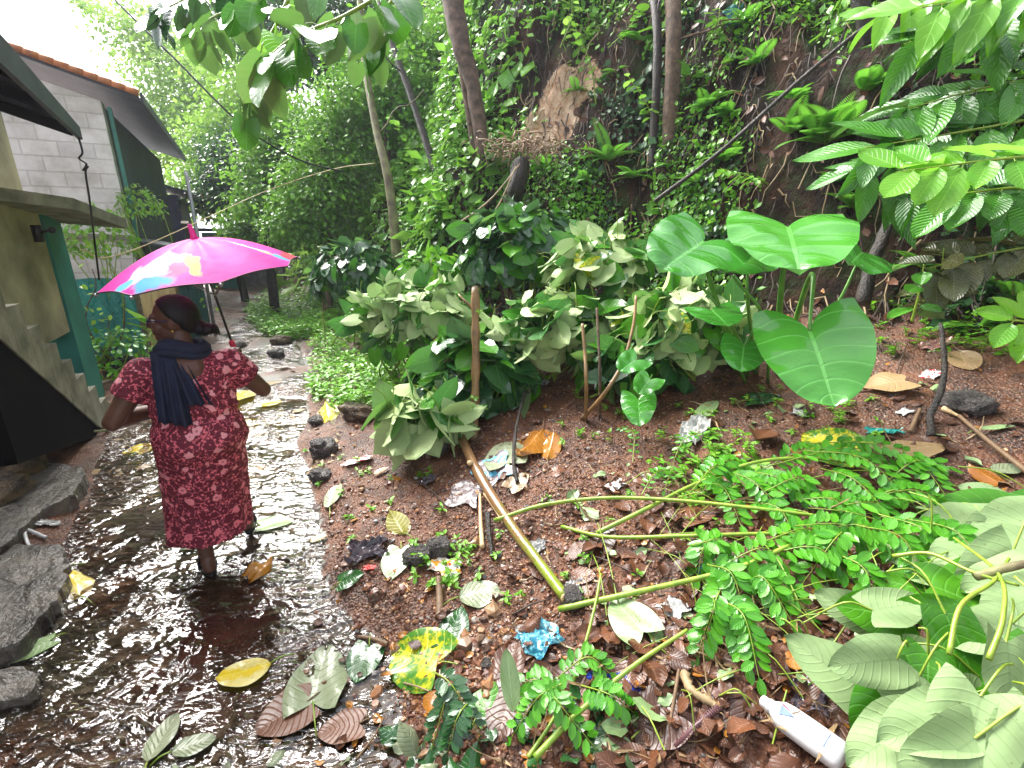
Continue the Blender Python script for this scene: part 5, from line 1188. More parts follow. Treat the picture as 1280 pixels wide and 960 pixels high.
F = [(i * n_a + j, i * n_a + (j + 1) % n_a, (i + 1) * n_a + (j + 1) % n_a, (i + 1) * n_a + j) for i in range(NR - 1) for j in range(n_a)] + [(base, (j + 1) % n_a, j) for j in range(n_a)]
def umb_mat():
    m = M_('pink umbrella cloth'); uv = m.n('ShaderNodeUVMap').outputs[0]; v = m.coord()
    wob = m.n('ShaderNodeVectorMath', {0: m.n('ShaderNodeTexNoise', {'Vector': uv, 'Scale': 5., 'Detail': 3.}).outputs[1], 1: (.5, .5, .5)}, operation='SUBTRACT').outputs[0]
    p = m.n('ShaderNodeVectorMath', {0: uv, 1: m.n('ShaderNodeVectorMath', {0: wob, 1: (.22, .22, 0)}, operation='MULTIPLY').outputs[0]}, operation='ADD').outputs[0]
    c = m.mix(m.noise(v, 6, 3), (.74, .018, .30), (.84, .04, .40))
    def blob(c, x, y, rx, ry, rot, col, soft=.34):
        q = m.n('ShaderNodeVectorMath', {0: p, 1: (x, y, 0)}, operation='SUBTRACT').outputs[0]
        q = m.n('ShaderNodeVectorRotate', {'Vector': q, 'Angle': R(rot)}, rotation_type='Z_AXIS').outputs[0]
        q = m.n('ShaderNodeVectorMath', {0: q, 1: (1 / rx, 1 / ry, 0)}, operation='MULTIPLY').outputs[0]
        l = m.n('ShaderNodeVectorMath', {0: q}, operation='LENGTH').outputs['Value']
        return m.mix(m.ramp(l, [(1 - soft, 1.), (1.0, 0.)]), c, col)
    for (x, y, rx, ry, rot, col) in UPATCH: c = blob(c, x, y, rx, ry, rot, col)
    s1 = m.pbr(c=c, r=.6, spec=.25, nrm=m.bump(m.noise(v, 9, 3), .25, .02)); s2 = m.n('ShaderNodeBsdfTranslucent', {'Color': c}).outputs[0]
    return m.surf(m.n('ShaderNodeMixShader', {0: .20, 1: s1, 2: s2}).outputs[0])
# patches in canopy coordinates: x to the left of the picture, y towards the camera (unit = rim radius)
UPATCH = [(.42, .42, .27, .24, 20, (.88, .80, .74)), (.62, .36, .10, .22, 10, (.86, .78, .55)), (.14, .60, .07, .26, -4, (.85, .62, .12)), (.28, .62, .12, .13, 0, (.75, .10, .28)), (.52, .68, .22, .13, 25, (.08, .42, .72)), (.76, .40, .12, .10, 0, (.12, .5, .78)),
          (-.42, .22, .26, .07, 30, (.86, .72, .66)), (-.58, .40, .12, .07, 25, (.80, .45, .15)), (-.72, .42, .10, .12, 20, (.08, .40, .72)), (-.86, .22, .10, .26, 10, (.62, .03, .06)), (-.55, -.2, .3, .2, 0, (.75, .4, .1)), (.3, -.5, .3, .2, 0, (.85, .8, .75))]
M['umb'] = umb_mat()
Vn = [tuple(v) for v in Vt]; uvv = np.array([((Vector(v) - apex).dot(ux) / URAD, (Vector(v) - apex).dot(uy) / URAD) for v in Vn])
mi = wmat(US).inverted(); me = bpy.data.meshes.new('canopy'); me.from_pydata([tuple(mi @ Vector(v)) for v in Vn], [], F); me.update()
l = me.uv_layers.new(name='UVMap'); li = np.zeros(len(me.loops), np.int32); me.loops.foreach_get('vertex_index', li); 
sgn = 1 if ux.x < 0 else -1
uvv[:, 0] *= sgn; l.data.foreach_set('uv', uvv[li].astype(np.float32).ravel()); me.materials.append(M['umb']); me.polygons.foreach_set('use_smooth', np.ones(len(me.polygons), bool))
can = bpy.data.objects.new('canopy', me); COL.objects.link(can); can.parent = US
hm_ = MB(); hm_.tube([upt(2 * math.pi * j / n_a, 1, 0) for j in range(n_a + 1)], .0035, 5, False); M['hem'] = plain('dark piping', (.08, .01, .06), .6); hm_.build('hem', M['hem'], can)
M['pinkpl'] = plain('pink plastic', (.75, .03, .30), .3, var=.05); M['redpl'] = plain('red plastic grip', (.6, .02, .06), .3, var=.05)
MB().tube([apex - ax * .01, apex + ax * .012, apex + ax * .045, apex + ax * .07], [.026, .014, .011, .008], 12).build('ferrule', M['pinkpl'], US)
MB().tube([apex - ax * .01, grip + ax * .06], .0062, 10).build('shaft', M['black'], US)
MB().tube([grip + ax * .10, grip + ax * .09, grip - ax * .045, grip - ax * .055], [.010, .015, .016, .010], 14).build('grip', M['redpl'], US)
run_ = apex - ax * .30
for j in range(nP):
    a = 2 * math.pi * j / nP; mb = MB(); mb.tube([upt(a, r, -.006) for r in np.linspace(.02, 1.01, 14)], .0028, 5); mb.tube([run_, upt(a, .5, -.01)], .0028, 5); tp_ = upt(a, 1.015, -.004); mb.ball(tp_, .009, (8, 6)); mb.build('rib', M['metal'], US)
# ------------------------------------------------------------------ the foreground litter
def lying_leaf(px, py, Lpx, ang, kind, mat, label, wide=1., curl=.8, wob=.05, tilt=0., lift=.012, stalk=True, name='fallen_leaf', cat='leaf', water=False, twist=(0, 0), smooth_amt=1, hug=.35):
    """centre pixel, length in pixels, picture angle of the tip (0 right, 90 up)"""
    c = G(px, py); t = Gt(px, py); a = R(ang); d2 = G(px + 12 * math.cos(a), py - 12 * math.sin(a)); d = (d2 - c); d.z = 0; d.normalize()
    e = G(px + Lpx / 2 * math.cos(a), py - Lpx / 2 * math.sin(a)); s = G(px - Lpx / 2 * math.cos(a), py + Lpx / 2 * math.sin(a)); size = max(.03, (e - s).length) * .84
    if water: c.z = max(c.z, .012); s.z = max(s.z, .012); e.z = max(e.z, .012)
    N = nrm(c.x, c.y, .12); d = (e - s).normalized(); side = d.cross(N).normalized(); up = (side.cross(d) + side * twist[0] + Vector((0, 0, 0))).normalized()
    d = (d + N * tilt).normalized()
    o = empty(name, c, label, cat); L = Leaves()
    L.add(kind, [s + N * (lift + .01)], [d], [up], size, 8, 14, wob=wob, wide=wide, curl=curl); V = L.V[0]
    h = H(V[:, 0], V[:, 1]) + .004
    if water: h = np.maximum(h, .011)
    V[:, 2] = np.maximum(V[:, 2] * (1 - hug) + (h + lift) * hug if tilt < .2 else V[:, 2], h)
    lf = L.build('blade', LM[mat], o)
    if stalk:
        f = s - d * size * .45 + side * size * .12; f.z = max(Hs(f.x, f.y), .008 if water else -1) + .008
        MB().tube(spline([Vector((s.x, s.y, s.z + lift + .008)), s.lerp(f, .5) + Vector((0, 0, .02)), f], 10), [.0035, .0022], 6).build('stalk', M['petiole'] if mat not in ('brown', 'tan', 'amber') else M['twig'], o)
    return o
LL = [
 (300, 853, 86, 200, 'oval', 'yellow', 'bright yellow leaf with a curled edge lying in the water at the bottom', dict(wide=1.25, curl=-1.2, water=True, wob=.09)),
 (402, 840, 92, 78, 'heart', 'grey', 'crinkled grey-green heart leaf, point up, right of the bright yellow leaf', dict(wide=.9, wob=.1, water=True)),
 (452, 842, 60, 250, 'heart', 'dark', 'dark green glossy leaf between the crinkled grey leaf and the mottled yellow one', dict(water=True)),
 (515, 820, 72, 160, 'heart', 'mottle', 'yellow and green mottled leaf at the edge of the gravel near the bottom', dict(wide=1.1, wob=.08)),
 (352, 658, 50, 10, 'heart', 'mint', 'pale green leaf in the water just right of the woman\'s front foot', dict(water=True)),
 (40, 711, 82, 175, 'oval', 'mint', 'long pale green leaf lying on the wet slab at the left', dict(wide=.9)),
 (30, 822, 76, 205, 'heart', 'mint', 'pale green leaf with a long stalk on the lowest slab at the left', dict(wide=.8)),
 (92, 734, 40, 120, 'oval', 'yellow', 'small orange-yellow crumpled leaf wedged beside the wet slab', dict(curl=-2., wob=.15)),
 (185, 559, 34, 30, 'heart', 'yellow', 'lemon yellow leaf on the path by the woman\'s left hip', dict(curl=1.5, wob=.1)),
 (342, 506, 30, 20, 'oval', 'yellow', 'yellow leaf on the path right of the woman\'s waist', dict()),
 (318, 533, 24, 10, 'oval', 'yellow', 'thin yellow leaf below the other one right of the woman', dict(wide=.6)),
 (412, 517, 22, 90, 'oval', 'yellow', 'small folded yellow leaf at the edge of the weeds', dict(curl=-2)),
 (300, 497, 26, 60, 'oval', 'yellow', 'yellow leaf nearest the woman\'s right elbow', dict(curl=1.5)),
 (236, 688, 40, 205, 'oval', 'dark', 'dark green leaf beside the woman\'s left slipper', dict(water=True, wide=1.1)),
 (330, 716, 42, 30, 'heart', 'amber', 'crumpled orange-brown leaf in the water below the woman\'s right foot', dict(wob=.3, curl=-2.4, water=True)),
 (445, 725, 36, 20, 'heart', 'dark', 'small glossy green leaf at the water\'s edge beside the red scrap', dict()),
 (494, 713, 46, 250, 'heart', 'mint', 'round pale leaf standing out on the gravel below the folded olive leaf', dict(wide=1.)),
 (605, 746, 62, 10, 'oval', 'grey', 'broad grey leaf on the gravel left of the lying pole\'s cut end', dict(wide=1.5, wob=.06)),
 (572, 785, 54, 60, 'heart', 'dark', 'dark green glossy leaf below the broad grey leaf', dict(curl=-1.5)),
 (497, 656, 34, 120, 'oval', 'olive', 'olive folded leaf on the gravel in the middle of the left half', dict(curl=-3, wide=1.1)),
 (783, 778, 72, 130, 'heart', 'mint', 'pale yellow-green leaf lying across a green stem at the bottom centre', dict(wide=.95, lift=.05)),
 (1028, 564, 84, 160, 'heart', 'mottle', 'big round leaf turning yellow and red above the fresh leaflets', dict(wide=1.25, lift=.05, tilt=.05, twist=(-.35, 0))),
 (1097, 489, 64, 185, 'heart', 'tan', 'tan leaf lying just below the tip of the largest taro leaf', dict(wide=1.1, lift=.04)),
 (1157, 566, 62, 15, 'heart', 'tan', 'tan round leaf behind the fresh leaflets at the right', dict(wide=1.05, lift=.03)),
 (1224, 597, 50, 150, 'heart', 'amber', 'rust brown curled leaf near the right edge of the soil', dict(curl=-1.8, wob=.12)),
 (1240, 623, 90, 350, 'oval', 'mint', 'long pale green leaf at the right edge under the stick', dict(wide=.9)),
 (1262, 590, 50, 10, 'oval', 'grey', 'greyish leaf half hidden behind the stick at the right edge', dict(wide=1.)),
 (1250, 541, 52, 5, 'oval', 'mint', 'small whitish leaf on the soil at the right edge', dict(wide=.6)),
 (1207, 457, 34, 300, 'oval', 'tan', 'small ochre leaf near the red and white scrap on the soil', dict()),
 (742, 664, 42, 20, 'heart', 'brown', 'maroon wet leaf under the upper green stem', dict()),
 (742, 694, 50, 250, 'heart', 'brown', 'ribbed brown leaf between the two long green stems', dict()),
 (720, 697, 32, 250, 'oval', 'brown', 'narrow brown leaf left of the ribbed brown leaf', dict()),
 (664, 565, 60, 240, 'oval', 'amber', 'curled shiny amber leaf by the black stick', dict(curl=-2.6, wide=1.1, wob=.12)),
 (690, 560, 36, 70, 'oval', 'amber', 'orange curled strip of leaf right of the shiny amber leaf', dict(curl=-2., wide=.8)),
 (652, 603, 36, 45, 'heart', 'tan', 'light brown leaf at the foot of the black stick', dict()),
 (632, 565, 34, 100, 'heart', 'grey', 'grey-green leaf between the lying pole and the amber leaf', dict()),
 (645, 855, 80, 88, 'oval', 'mint', 'narrow yellow-green leaf standing upright at the bottom centre', dict(tilt=1.2, wide=.6, curl=.4)),
 (612, 878, 62, 60, 'heart', 'heart', 'fresh dark green leaf left of the upright narrow leaf', dict(curl=-1)),
 (208, 925, 86, 60, 'oval', 'grey', 'sunken grey-green leaf in the water at the bottom left', dict(water=True, wide=.8)),
 (250, 940, 70, 20, 'oval', 'grey', 'second grey leaf drifting at the bottom edge, right of the sunken one', dict(water=True)),
 (345, 908, 92, 210, 'heart', 'brown', 'flat reddish brown leaf under water at the bottom', dict(water=True, wide=1.2, wob=.02)),
 (418, 920, 66, 190, 'heart', 'brown', 'brown leaf on the wet ground right of the flat one under water', dict(water=True)),
 (630, 905, 90, 250, 'heart', 'brown', 'long brown wet leaf under the green leaflets at the bottom centre', dict()),
 (640, 825, 60, 70, 'heart', 'brown', 'dark brown leaf left of the cyan wrapper', dict(wob=.12)),
 (703, 850, 52, 190, 'heart', 'brown', 'rolled reddish leaf below the cyan wrapper', dict(curl=-2.2)),
 (816, 922, 74, 210, 'heart', 'brown', 'brown leaf beside the ribbed strap at the bottom', dict()),
 (838, 880, 60, 20, 'heart', 'brown', 'maroon leaf between the blue wrapper and the ribbed strap', dict()),
 (990, 830, 34, 100, 'oval', 'amber', 'oval rust-brown leaf left of the big pale leaf heap', dict(wide=1.3)),
 (1010, 862, 44, 100, 'oval', 'brown', 'dark wet leaf just above the white bottle\'s neighbour weeds', dict(wide=1.2)),
 (1010, 918, 40, 110, 'oval', 'heart', 'small green leaf tucked behind the white bottle', dict(wide=1.1)),
 (760, 945, 60, 200, 'oval', 'mint', 'light green leaf at the bottom edge, right of centre', dict(wide=.8)),
 (935, 815, 60, 160, 'heart', 'brown', 'brown folded leaf under the drooping leaflets', dict(curl=-2)),
 (880, 645, 54, 20, 'heart', 'brown', 'brown leaf under the middle of the upper green stem', dict()),
 (820, 655, 48, 200, 'heart', 'brown', 'crumpled brown leaf where the upper stems cross', dict(wob=.15)),
 (815, 780, 60, 320, 'heart', 'brown', 'brown leaf beneath the third green stem', dict(wob=.1)),
 (790, 475, 30, 30, 'oval', 'tan', 'tan leaf scrap under the thin stakes', dict()),
 (960, 500, 50, 10, 'heart', 'dark', 'dark round leaf on the soil left of the largest taro leaf\'s tip', dict()),
 (885, 515, 44, 45, 'oval', 'mint', 'pale leaf just above the white plastic scrap', dict(wide=.6)),
 (950, 590, 40, 45, 'heart', 'mint', 'light leaf in the middle of the small weeds', dict()),
 (480, 590, 26, 30, 'oval', 'tan', 'dry tan leaf between the dark stones and the gravel', dict()),
 (420, 620, 40, 70, 'oval', 'grey', 'grey-green leaf tucked below the flat-topped black stone', dict(wide=.9)),
 (402, 675, 28, 20, 'oval', 'tan', 'small pale tan leaf at the water\'s edge', dict()),
 (375, 515, 20, 20, 'oval', 'tan', 'tiny tan leaf on the dry part of the path', dict()),
 (345, 480, 22, 20, 'oval', 'tan', 'tan leaf on the far path beside the shaft of the umbrella', dict()),
]
for (px, py, l_, a, kd, mt, lab, kw) in LL: lying_leaf(px, py, l_, a, kd, mt, lab, **kw)
# poles and sticks
def stick(name, pts, r, mat, label, cat='stick', k=9, n=26, jit=.06, knots=0): 
    mb = MB(); sp = spline(pts, n); rr = [r[0] + (r[-1] - r[0]) * i / (n - 1) for i in range(n)]
    for q in range(knots): rr[random.randint(2, n - 3)] *= 1.18
    return tag(mb.tube(sp, rr, k, jit=jit).build(name, M[mat]), label, cat)
pb = P(592, 548, 3.35); pb = G(592, 548); pt_ = P(594, 358, (pb - Vector((0, 0, CAMH))).length / ray(592, 548).length)
po = empty('upright_stake', pb, 'upright brown cut stake standing in the dark leaf mound', 'stake'); 
t_ = Gt(592, 548); top = P(594, 360, t_ * .99); 
MB().tube(spline([pb - Vector((0, 0, .1)), pb.lerp(top, .5) + Vector((.01, 0, 0)), top], 24), [.031 + .004 * math.sin(i * 1.3) for i in range(24)], 12, jit=.06).build('pole', M['polebark'], po)
MB().tube(spline([P(594, 388, t_), P(583, 378, t_), P(573, 368, t_ * 1.01)], 8), [.014, .006], 7).build('side_twig', M['polebark'], po)
MB().tube([top, top + Vector((0, 0, .012))], [.028, .022], 10).build('cut_top', M['bark'], po)
L = Leaves(); 
for q in ((592, 498), (600, 392), (590, 505), (604, 510)): L.add('leaflet', [P(*q, t_ * .98)] * 5, rdir(5, .2), rdir(5, 1), .045, 1, 3)
L.build('sprouts', LM['weed'], po)
def two_tone():
    m = M_('bark turning green'); v = m.coord('Generated'); z = m.n('ShaderNodeSeparateXYZ', {0: v}).outputs[1]; o = m.coord()
    f = m.ramp(m.math('ADD', z, m.math('MULTIPLY', m.math('SUBTRACT', m.noise(o, 14, 4), .5), .7)), [(.14, 0.), (.40, 1.)])
    c = m.mix(f, m.mix(m.noise(o, 30, 4), (.12, .18, .02), (.30, .36, .04)), m.mix(m.noise(o, 16, 4), (.16, .08, .035), (.32, .18, .08)))
    return m.surf(m.pbr(c=c, r=.22, nrm=m.bump(m.noise(o, 60, 4), .4, .004)))
M['pole2'] = two_tone()
lp = empty('lying_pole', G(640, 650), 'cut pole lying on the gravel, brown above and green at the lower end', 'pole')
pts = [G(574, 550, .05), G(598, 600, .045), G(640, 665, .035), G(672, 712, .04), G(706, 762, .05)]
MB().tube(spline(pts, 30), [.034 - .010 * i / 29 + (.004 if i in (7, 8) else 0) for i in range(30)], 14, jit=.04).build('pole', M['pole2'], lp)
e = pts[-1]; d = (pts[-1] - pts[-2]).normalized(); MB().tube([e + d * .001, e + d * .006], [.023, .020], 12).build('cut_end', M['cut'], lp)
kn = G(590, 594, .075); MB().tube([kn, kn + Vector((-.015, -.03, .02))], [.018, .016], 12).build('cut_stub', M['cut'], lp)
s1 = G(606, 625, .035); MB().tube(spline([s1, G(622, 650, .03), G(628, 662, .03)], 10), [.012, .006], 6).build('torn_bark', M['cut'], lp)
stick('black_stick', [G(647, 608, .02), G(642, 590, .05), G(645, 555, .10), G(655, 520, .16), P(662, 490, Gt(655, 520) * .97)], (.013, .010), 'barkdark', 'bent black stick rising beside the curled amber leaf', jit=.15)
stick('rusty_stick', [G(603, 690, .02), G(601, 660, .03), G(600, 625, .03)], (.014, .008), 'cut', 'split orange piece of wood leaning on the lying pole')
stick('dark_peg', [G(616, 700, .01), G(611, 670, .04), G(610, 655, .05)], (.012, .018), 'barkdark', 'dark wet peg just below the lying pole', jit=.15)
ts = Gt(730, 540)
stick('thin_stake', [G(732, 528), P(733, 480, 3.15), P(731, 440, 3.2), P(728, 405, 3.25)], (.013, .011), 'polebark', 'left of the thin stakes standing in the pale heap', 'stake')
stick('thin_stake', [G(750, 524), P(750, 470, 3.2), P(748, 420, 3.25), P(746, 385, 3.3)], (.010, .009), 'bark', 'dark straight thin stake, the middle one in front of the pale heap', 'stake')
stick('thin_stake', [G(727, 526), P(757, 490, 3.2), P(780, 450, 3.25), P(792, 405, 3.3), P(795, 370, 3.35)], (.015, .009), 'polebark', 'slanting thin stake curving up to the right through the pale heap', 'stake')
stick('gnarled_stick', [G(1164, 548), P(1163, 520, 2.62), P(1176, 490, 2.65), P(1181, 460, 2.7), P(1178, 425, 2.75), P(1176, 405, 2.8)], (.020, .011), 'barkdark', 'gnarled black stick standing in the soil at the right', jit=.2)
stick('long_stick', [G(1196, 530, .03), G(1235, 565, .04), G(1285, 610, .05)], (.010, .012), 'twig', 'long straight brown stick lying at the right edge of the soil')
stick('short_stick', [G(1136, 547, .02), G(1148, 520, .02)], (.012, .009), 'twig', 'short brown stick left of the gnarled black stick')
stick('orange_chip', [G(1178, 517, .02), G(1198, 527, .02)], (.016, .006), 'cut', 'orange wood chip at the upper end of the long straight stick', 'wood chip')
stick('brown_stump', [G(550, 775, .0), G(550, 755, .03), G(549, 735, .05)], (.022, .014), 'twig', 'broken brown stalk stub standing left of the dark glossy leaf', 'stub')
stick('thin_twig', [G(446, 800, .02), G(468, 806, .02), G(485, 812, .02)], (.009, .012), 'twig', 'fuzzy pale brown twig in the mud at the bottom')
stick('thin_twig', [G(446, 955, .02), G(470, 930, .03), G(482, 905, .04)], (.004, .003), 'twig', 'thin dark leaf stalk at the bottom edge')
stick('thin_twig', [G(500, 855, .01), G(525, 868, .03), G(560, 880, .01)], (.004, .003), 'straw', 'pale stalk lying below the mottled yellow leaf')
stick('bark_strip', [G(853, 845, .02), G(862, 872, .03), G(885, 888, .03), G(897, 898, .02)], (.018, .010), 'tan_' if False else 'straw', 'pale twisted strip of bark beside the ribbed strap', 'bark', jit=.3)
stick('dry_stem', [G(847, 850, .03), G(842, 880, .03), G(836, 915, .02)], (.006, .005), 'twig', 'straight brown stem between the blue wrapper and the bark strip')
for i, (a, b, lab) in enumerate((((690, 690), (800, 725), 'thin dark twig under the middle green stem'), ((520, 605), (560, 640), 'thin twig on the gravel right of the dark stones'), ((640, 775), (690, 755), 'black twig left of the lying pole\'s lower end'), ((1120, 470), (1135, 430), 'thin twig on the soil right of the largest taro leaf'), ((930, 480), (960, 520), 'thin fallen twig under the taro stalks'), ((55, 640), (150, 625), 'thin twig across the mud at the left'))):
    stick('twig', [G(*a, .02), G((a[0] + b[0]) / 2, (a[1] + b[1]) / 2 - 2, .03), G(*b, .02)], (.005, .003), 'root', lab, 'twig', 5, 8)
# green cut stems
GS = [
 ([(618, 662, .05), (680, 650, .09), (760, 646, .10), (850, 650, .10), (960, 657, .08), (1040, 663, .06)], .012, 'topmost long green stem, starting at the lying pole'),
 ([(745, 678, .04), (800, 655, .06), (870, 625, .09), (950, 598, .10), (1040, 600, .10), (1100, 618, .08)], .012, 'green stem arching up to the right across the topmost stem'),
 ([(702, 668, .04), (760, 685, .06), (860, 690, .08), (985, 690, .08), (1030, 695, .06)], .011, 'long straight green stem, second from the top'),
 ([(698, 776, .05), (780, 765, .08), (880, 748, .10), (930, 733, .10), (1000, 705, .10), (1080, 680, .08)], .013, 'thick green stem starting beside the cut end of the lying pole'),
 ([(668, 965, .05), (720, 915, .08), (790, 860, .10), (855, 818, .10)], .011, 'green stem rising from the bottom edge past the blue wrapper'),
 ([(714, 868, .03), (728, 830, .05), (742, 780, .07), (750, 738, .08)], .008, 'short yellow-green stem crossing under the thick green stem'),
 ([(660, 960, .03), (685, 925, .05), (700, 900, .06)], .008, 'short green stem at the bottom edge beside the long rising one')]
FR = [  # leaf-bearing fronds: start, end pixels (with lift), number of pairs, leaflet size
 (0, .55, 1.0), ]
for pts, r_, lab in GS:
    o = empty('cut_green_stem', G(pts[0][0], pts[0][1]), lab, 'stem'); sp = spline([G(*p) for p in pts], 40); MB().tube(sp, [r_, r_ * .6], 9).build('stem', M['stem'], o)
def frond(pts, pairs, s, parent, mat='pinnate', seed=0, u0=.18):
    r = np.random.default_rng(seed); sp = spline(pts, 44); mb = MB(); mb.tube(sp, [.0032, .0012], 5, False); L = Leaves(); A, D, U, S = [], [], [], []
    for i in range(pairs):
        k = int((u0 + (1 - u0) * i / pairs) * 42); q = sp[k]; tg = (sp[k + 1] - sp[k]).normalized(); n_ = Vector((-.1, -.35, 1)) + Vector(r.normal(size=3)) * .15; sd_ = tg.cross(n_).normalized()
        for sg in (-1, 1): A.append(q + sd_ * sg * .004); D.append(sd_ * sg * .9 + tg * .5 + Vector(r.normal(size=3)) * .14 + Vector((0, 0, -.12))); U.append(n_); S.append(s * r.uniform(.8, 1.15) * (1 - .25 * abs(i / pairs - .45)))
    A.append(sp[-1]); D.append((sp[-1] - sp[-2])); U.append(Vector((0, -.2, 1))); S.append(s * .9)
    L.add('leaflet', A, D, U, np.array(S), 2, 4, wide=1.05, wob=.02, curl=r.uniform(.4, 1.2, len(S))); L.build('leaflets', LM[mat], parent, .006); mb.build('rachis', M['petiole'], parent)
def frond_bundle(label, lines, s, seed, pairs=11, mat='pinnate'):
    o = empty('leaflet_branch', G(*lines[0][0]), label, 'cut branch')
    for i, ln in enumerate(lines):
        a, b = ln; dz = .05 + .05 * ((i * 7) % 3); g0, g1 = G(*a, dz), G(*b, .03 + .02 * (i % 2)); mid = g0.lerp(g1, .5) + Vector((random.gauss(0, .02), random.gauss(0, .02), .05 + .04 * random.random()))
        frond([g0, mid, g1], pairs, s, o, mat, seed * 31 + i)
    return o
random.seed(5)
frond_bundle('fresh leaflet branch along the arching stem, nearest the big yellowing leaf', [((950, 600), (1060, 575)), ((960, 605), (1120, 590)), ((1000, 600), (1140, 640)), ((930, 600), (1010, 640)), ((1020, 610), (1120, 670)), ((1000, 590), (1180, 600)), ((1120, 590), (1185, 640))], .072, 1, 12)
frond_bundle('bright leaflets hanging over the middle of the topmost stem', [((880, 615), (925, 665)), ((900, 610), (975, 650)), ((870, 625), (935, 590)), ((925, 640), (990, 690)), ((950, 640), (1020, 620)), ((860, 650), (920, 610)), ((985, 640), (1060, 660))], .072, 2, 12)
frond_bundle('leaflet branch spreading down from the thick green stem to the right', [((930, 735), (1005, 770)), ((960, 720), (1060, 740)), ((985, 700), (1090, 700)), ((900, 700), (870, 735)), ((1030, 690), (1130, 720)), ((940, 720), (1030, 690)), ((1020, 650), (1110, 640)), ((1050, 690), (1000, 745))], .074, 3)
frond_bundle('row of leaflets drooping between the two lower green stems', [((870, 735), (965, 745)), ((880, 735), (930, 790)), ((860, 720), (900, 700)), ((930, 745), (985, 790)), ((900, 735), (990, 725))], .072, 4)
frond_bundle('pale green leaflet branch hanging at the end of the rising bottom stem', [((905, 745), (870, 830)), ((895, 780), (945, 865)), ((885, 790), (870, 835)), ((900, 765), (930, 850))], .066, 5)
frond_bundle('leaflet branch lying over the right of the pile towards the big pale leaves', [((1080, 640), (1190, 640)), ((1090, 670), (1180, 700)), ((1060, 700), (1150, 760)), ((1100, 620), (1180, 600)), ((1040, 720), (1090, 780)), ((1120, 690), (1230, 740))], .07, 6)
frond_bundle('bedraggled leaflets at the bottom centre beside the upright narrow leaf', [((720, 890), (650, 870)), ((725, 885), (790, 905)), ((700, 900), (640, 930)), ((690, 870), (760, 860)), ((700, 910), (745, 950))], .055, 7)
frond_bundle('dark wet leaflets on the ground at the bottom edge, left of centre', [((560, 870), (540, 950)), ((590, 900), (560, 955)), ((545, 880), (600, 930))], .055, 8, mat='dark')
frond_bundle('leaflet twig hanging beside the young taro', [((790, 590), (770, 540)), ((800, 640), (840, 600)), ((870, 570), (830, 620))], .04, 9, pairs=8)
# thin yellow stalks criss-crossing
ys = MB(); random.seed(12)
for i in range(85):
    a = (random.uniform(740, 1240), random.uniform(600, 900)); an = random.gauss(-.35, .6); L_ = random.uniform(40, 130); b = (a[0] + L_ * math.cos(an), a[1] - L_ * math.sin(an))
    if not (0 < b[0] < 1320 and 560 < b[1] < 980): continue
    g0, g1 = G(*a, random.uniform(.01, .08)), G(*b, random.uniform(.01, .07)); ys.tube(spline([g0, g0.lerp(g1, .5) + Vector((0, 0, random.uniform(.01, .07))), g1], 8), random.uniform(.0015, .003), 5, False)
tag(ys.build('leaf_stalks', M['petiole']), 'thin yellow-green leaf stalks strewn through the cuttings', None, None, 'stuff')
# thick yellow stalks over the big pale heap
for i, (pts, lab) in enumerate((([(1090, 790, .30), (1130, 800, .33), (1180, 830, .34), (1230, 850, .32)], 'yellow stalk bowed over the big pale leaves, upper one'), ([(1150, 925, .30), (1160, 880, .34), (1200, 845, .34), (1225, 800, .3)], 'yellow stalk curling upright in the middle of the big pale leaves'), ([(1195, 935, .3), (1210, 890, .33), (1205, 840, .34), (1165, 760, .28)], 'long yellow stalk running down the middle of the big pale leaves'), ([(1270, 930, .3), (1250, 880, .33), (1225, 840, .33)], 'short yellow stalk nearest the bottom right corner'))):
    tag(MB().tube(spline([G(*p) for p in pts], 20), [.007, .004], 7).build('yellow_stalk', M['petiole']), lab, 'stalk')
tag(MB().tube(spline([G(1180, 838, .33), G(1230, 828, .34), G(1300, 815, .33)], 14), [.013, .010], 9, jit=.1).build('brown_green_twig', M['barkgreen']), 'mottled twig lying across the big pale leaves at the right edge', 'twig')
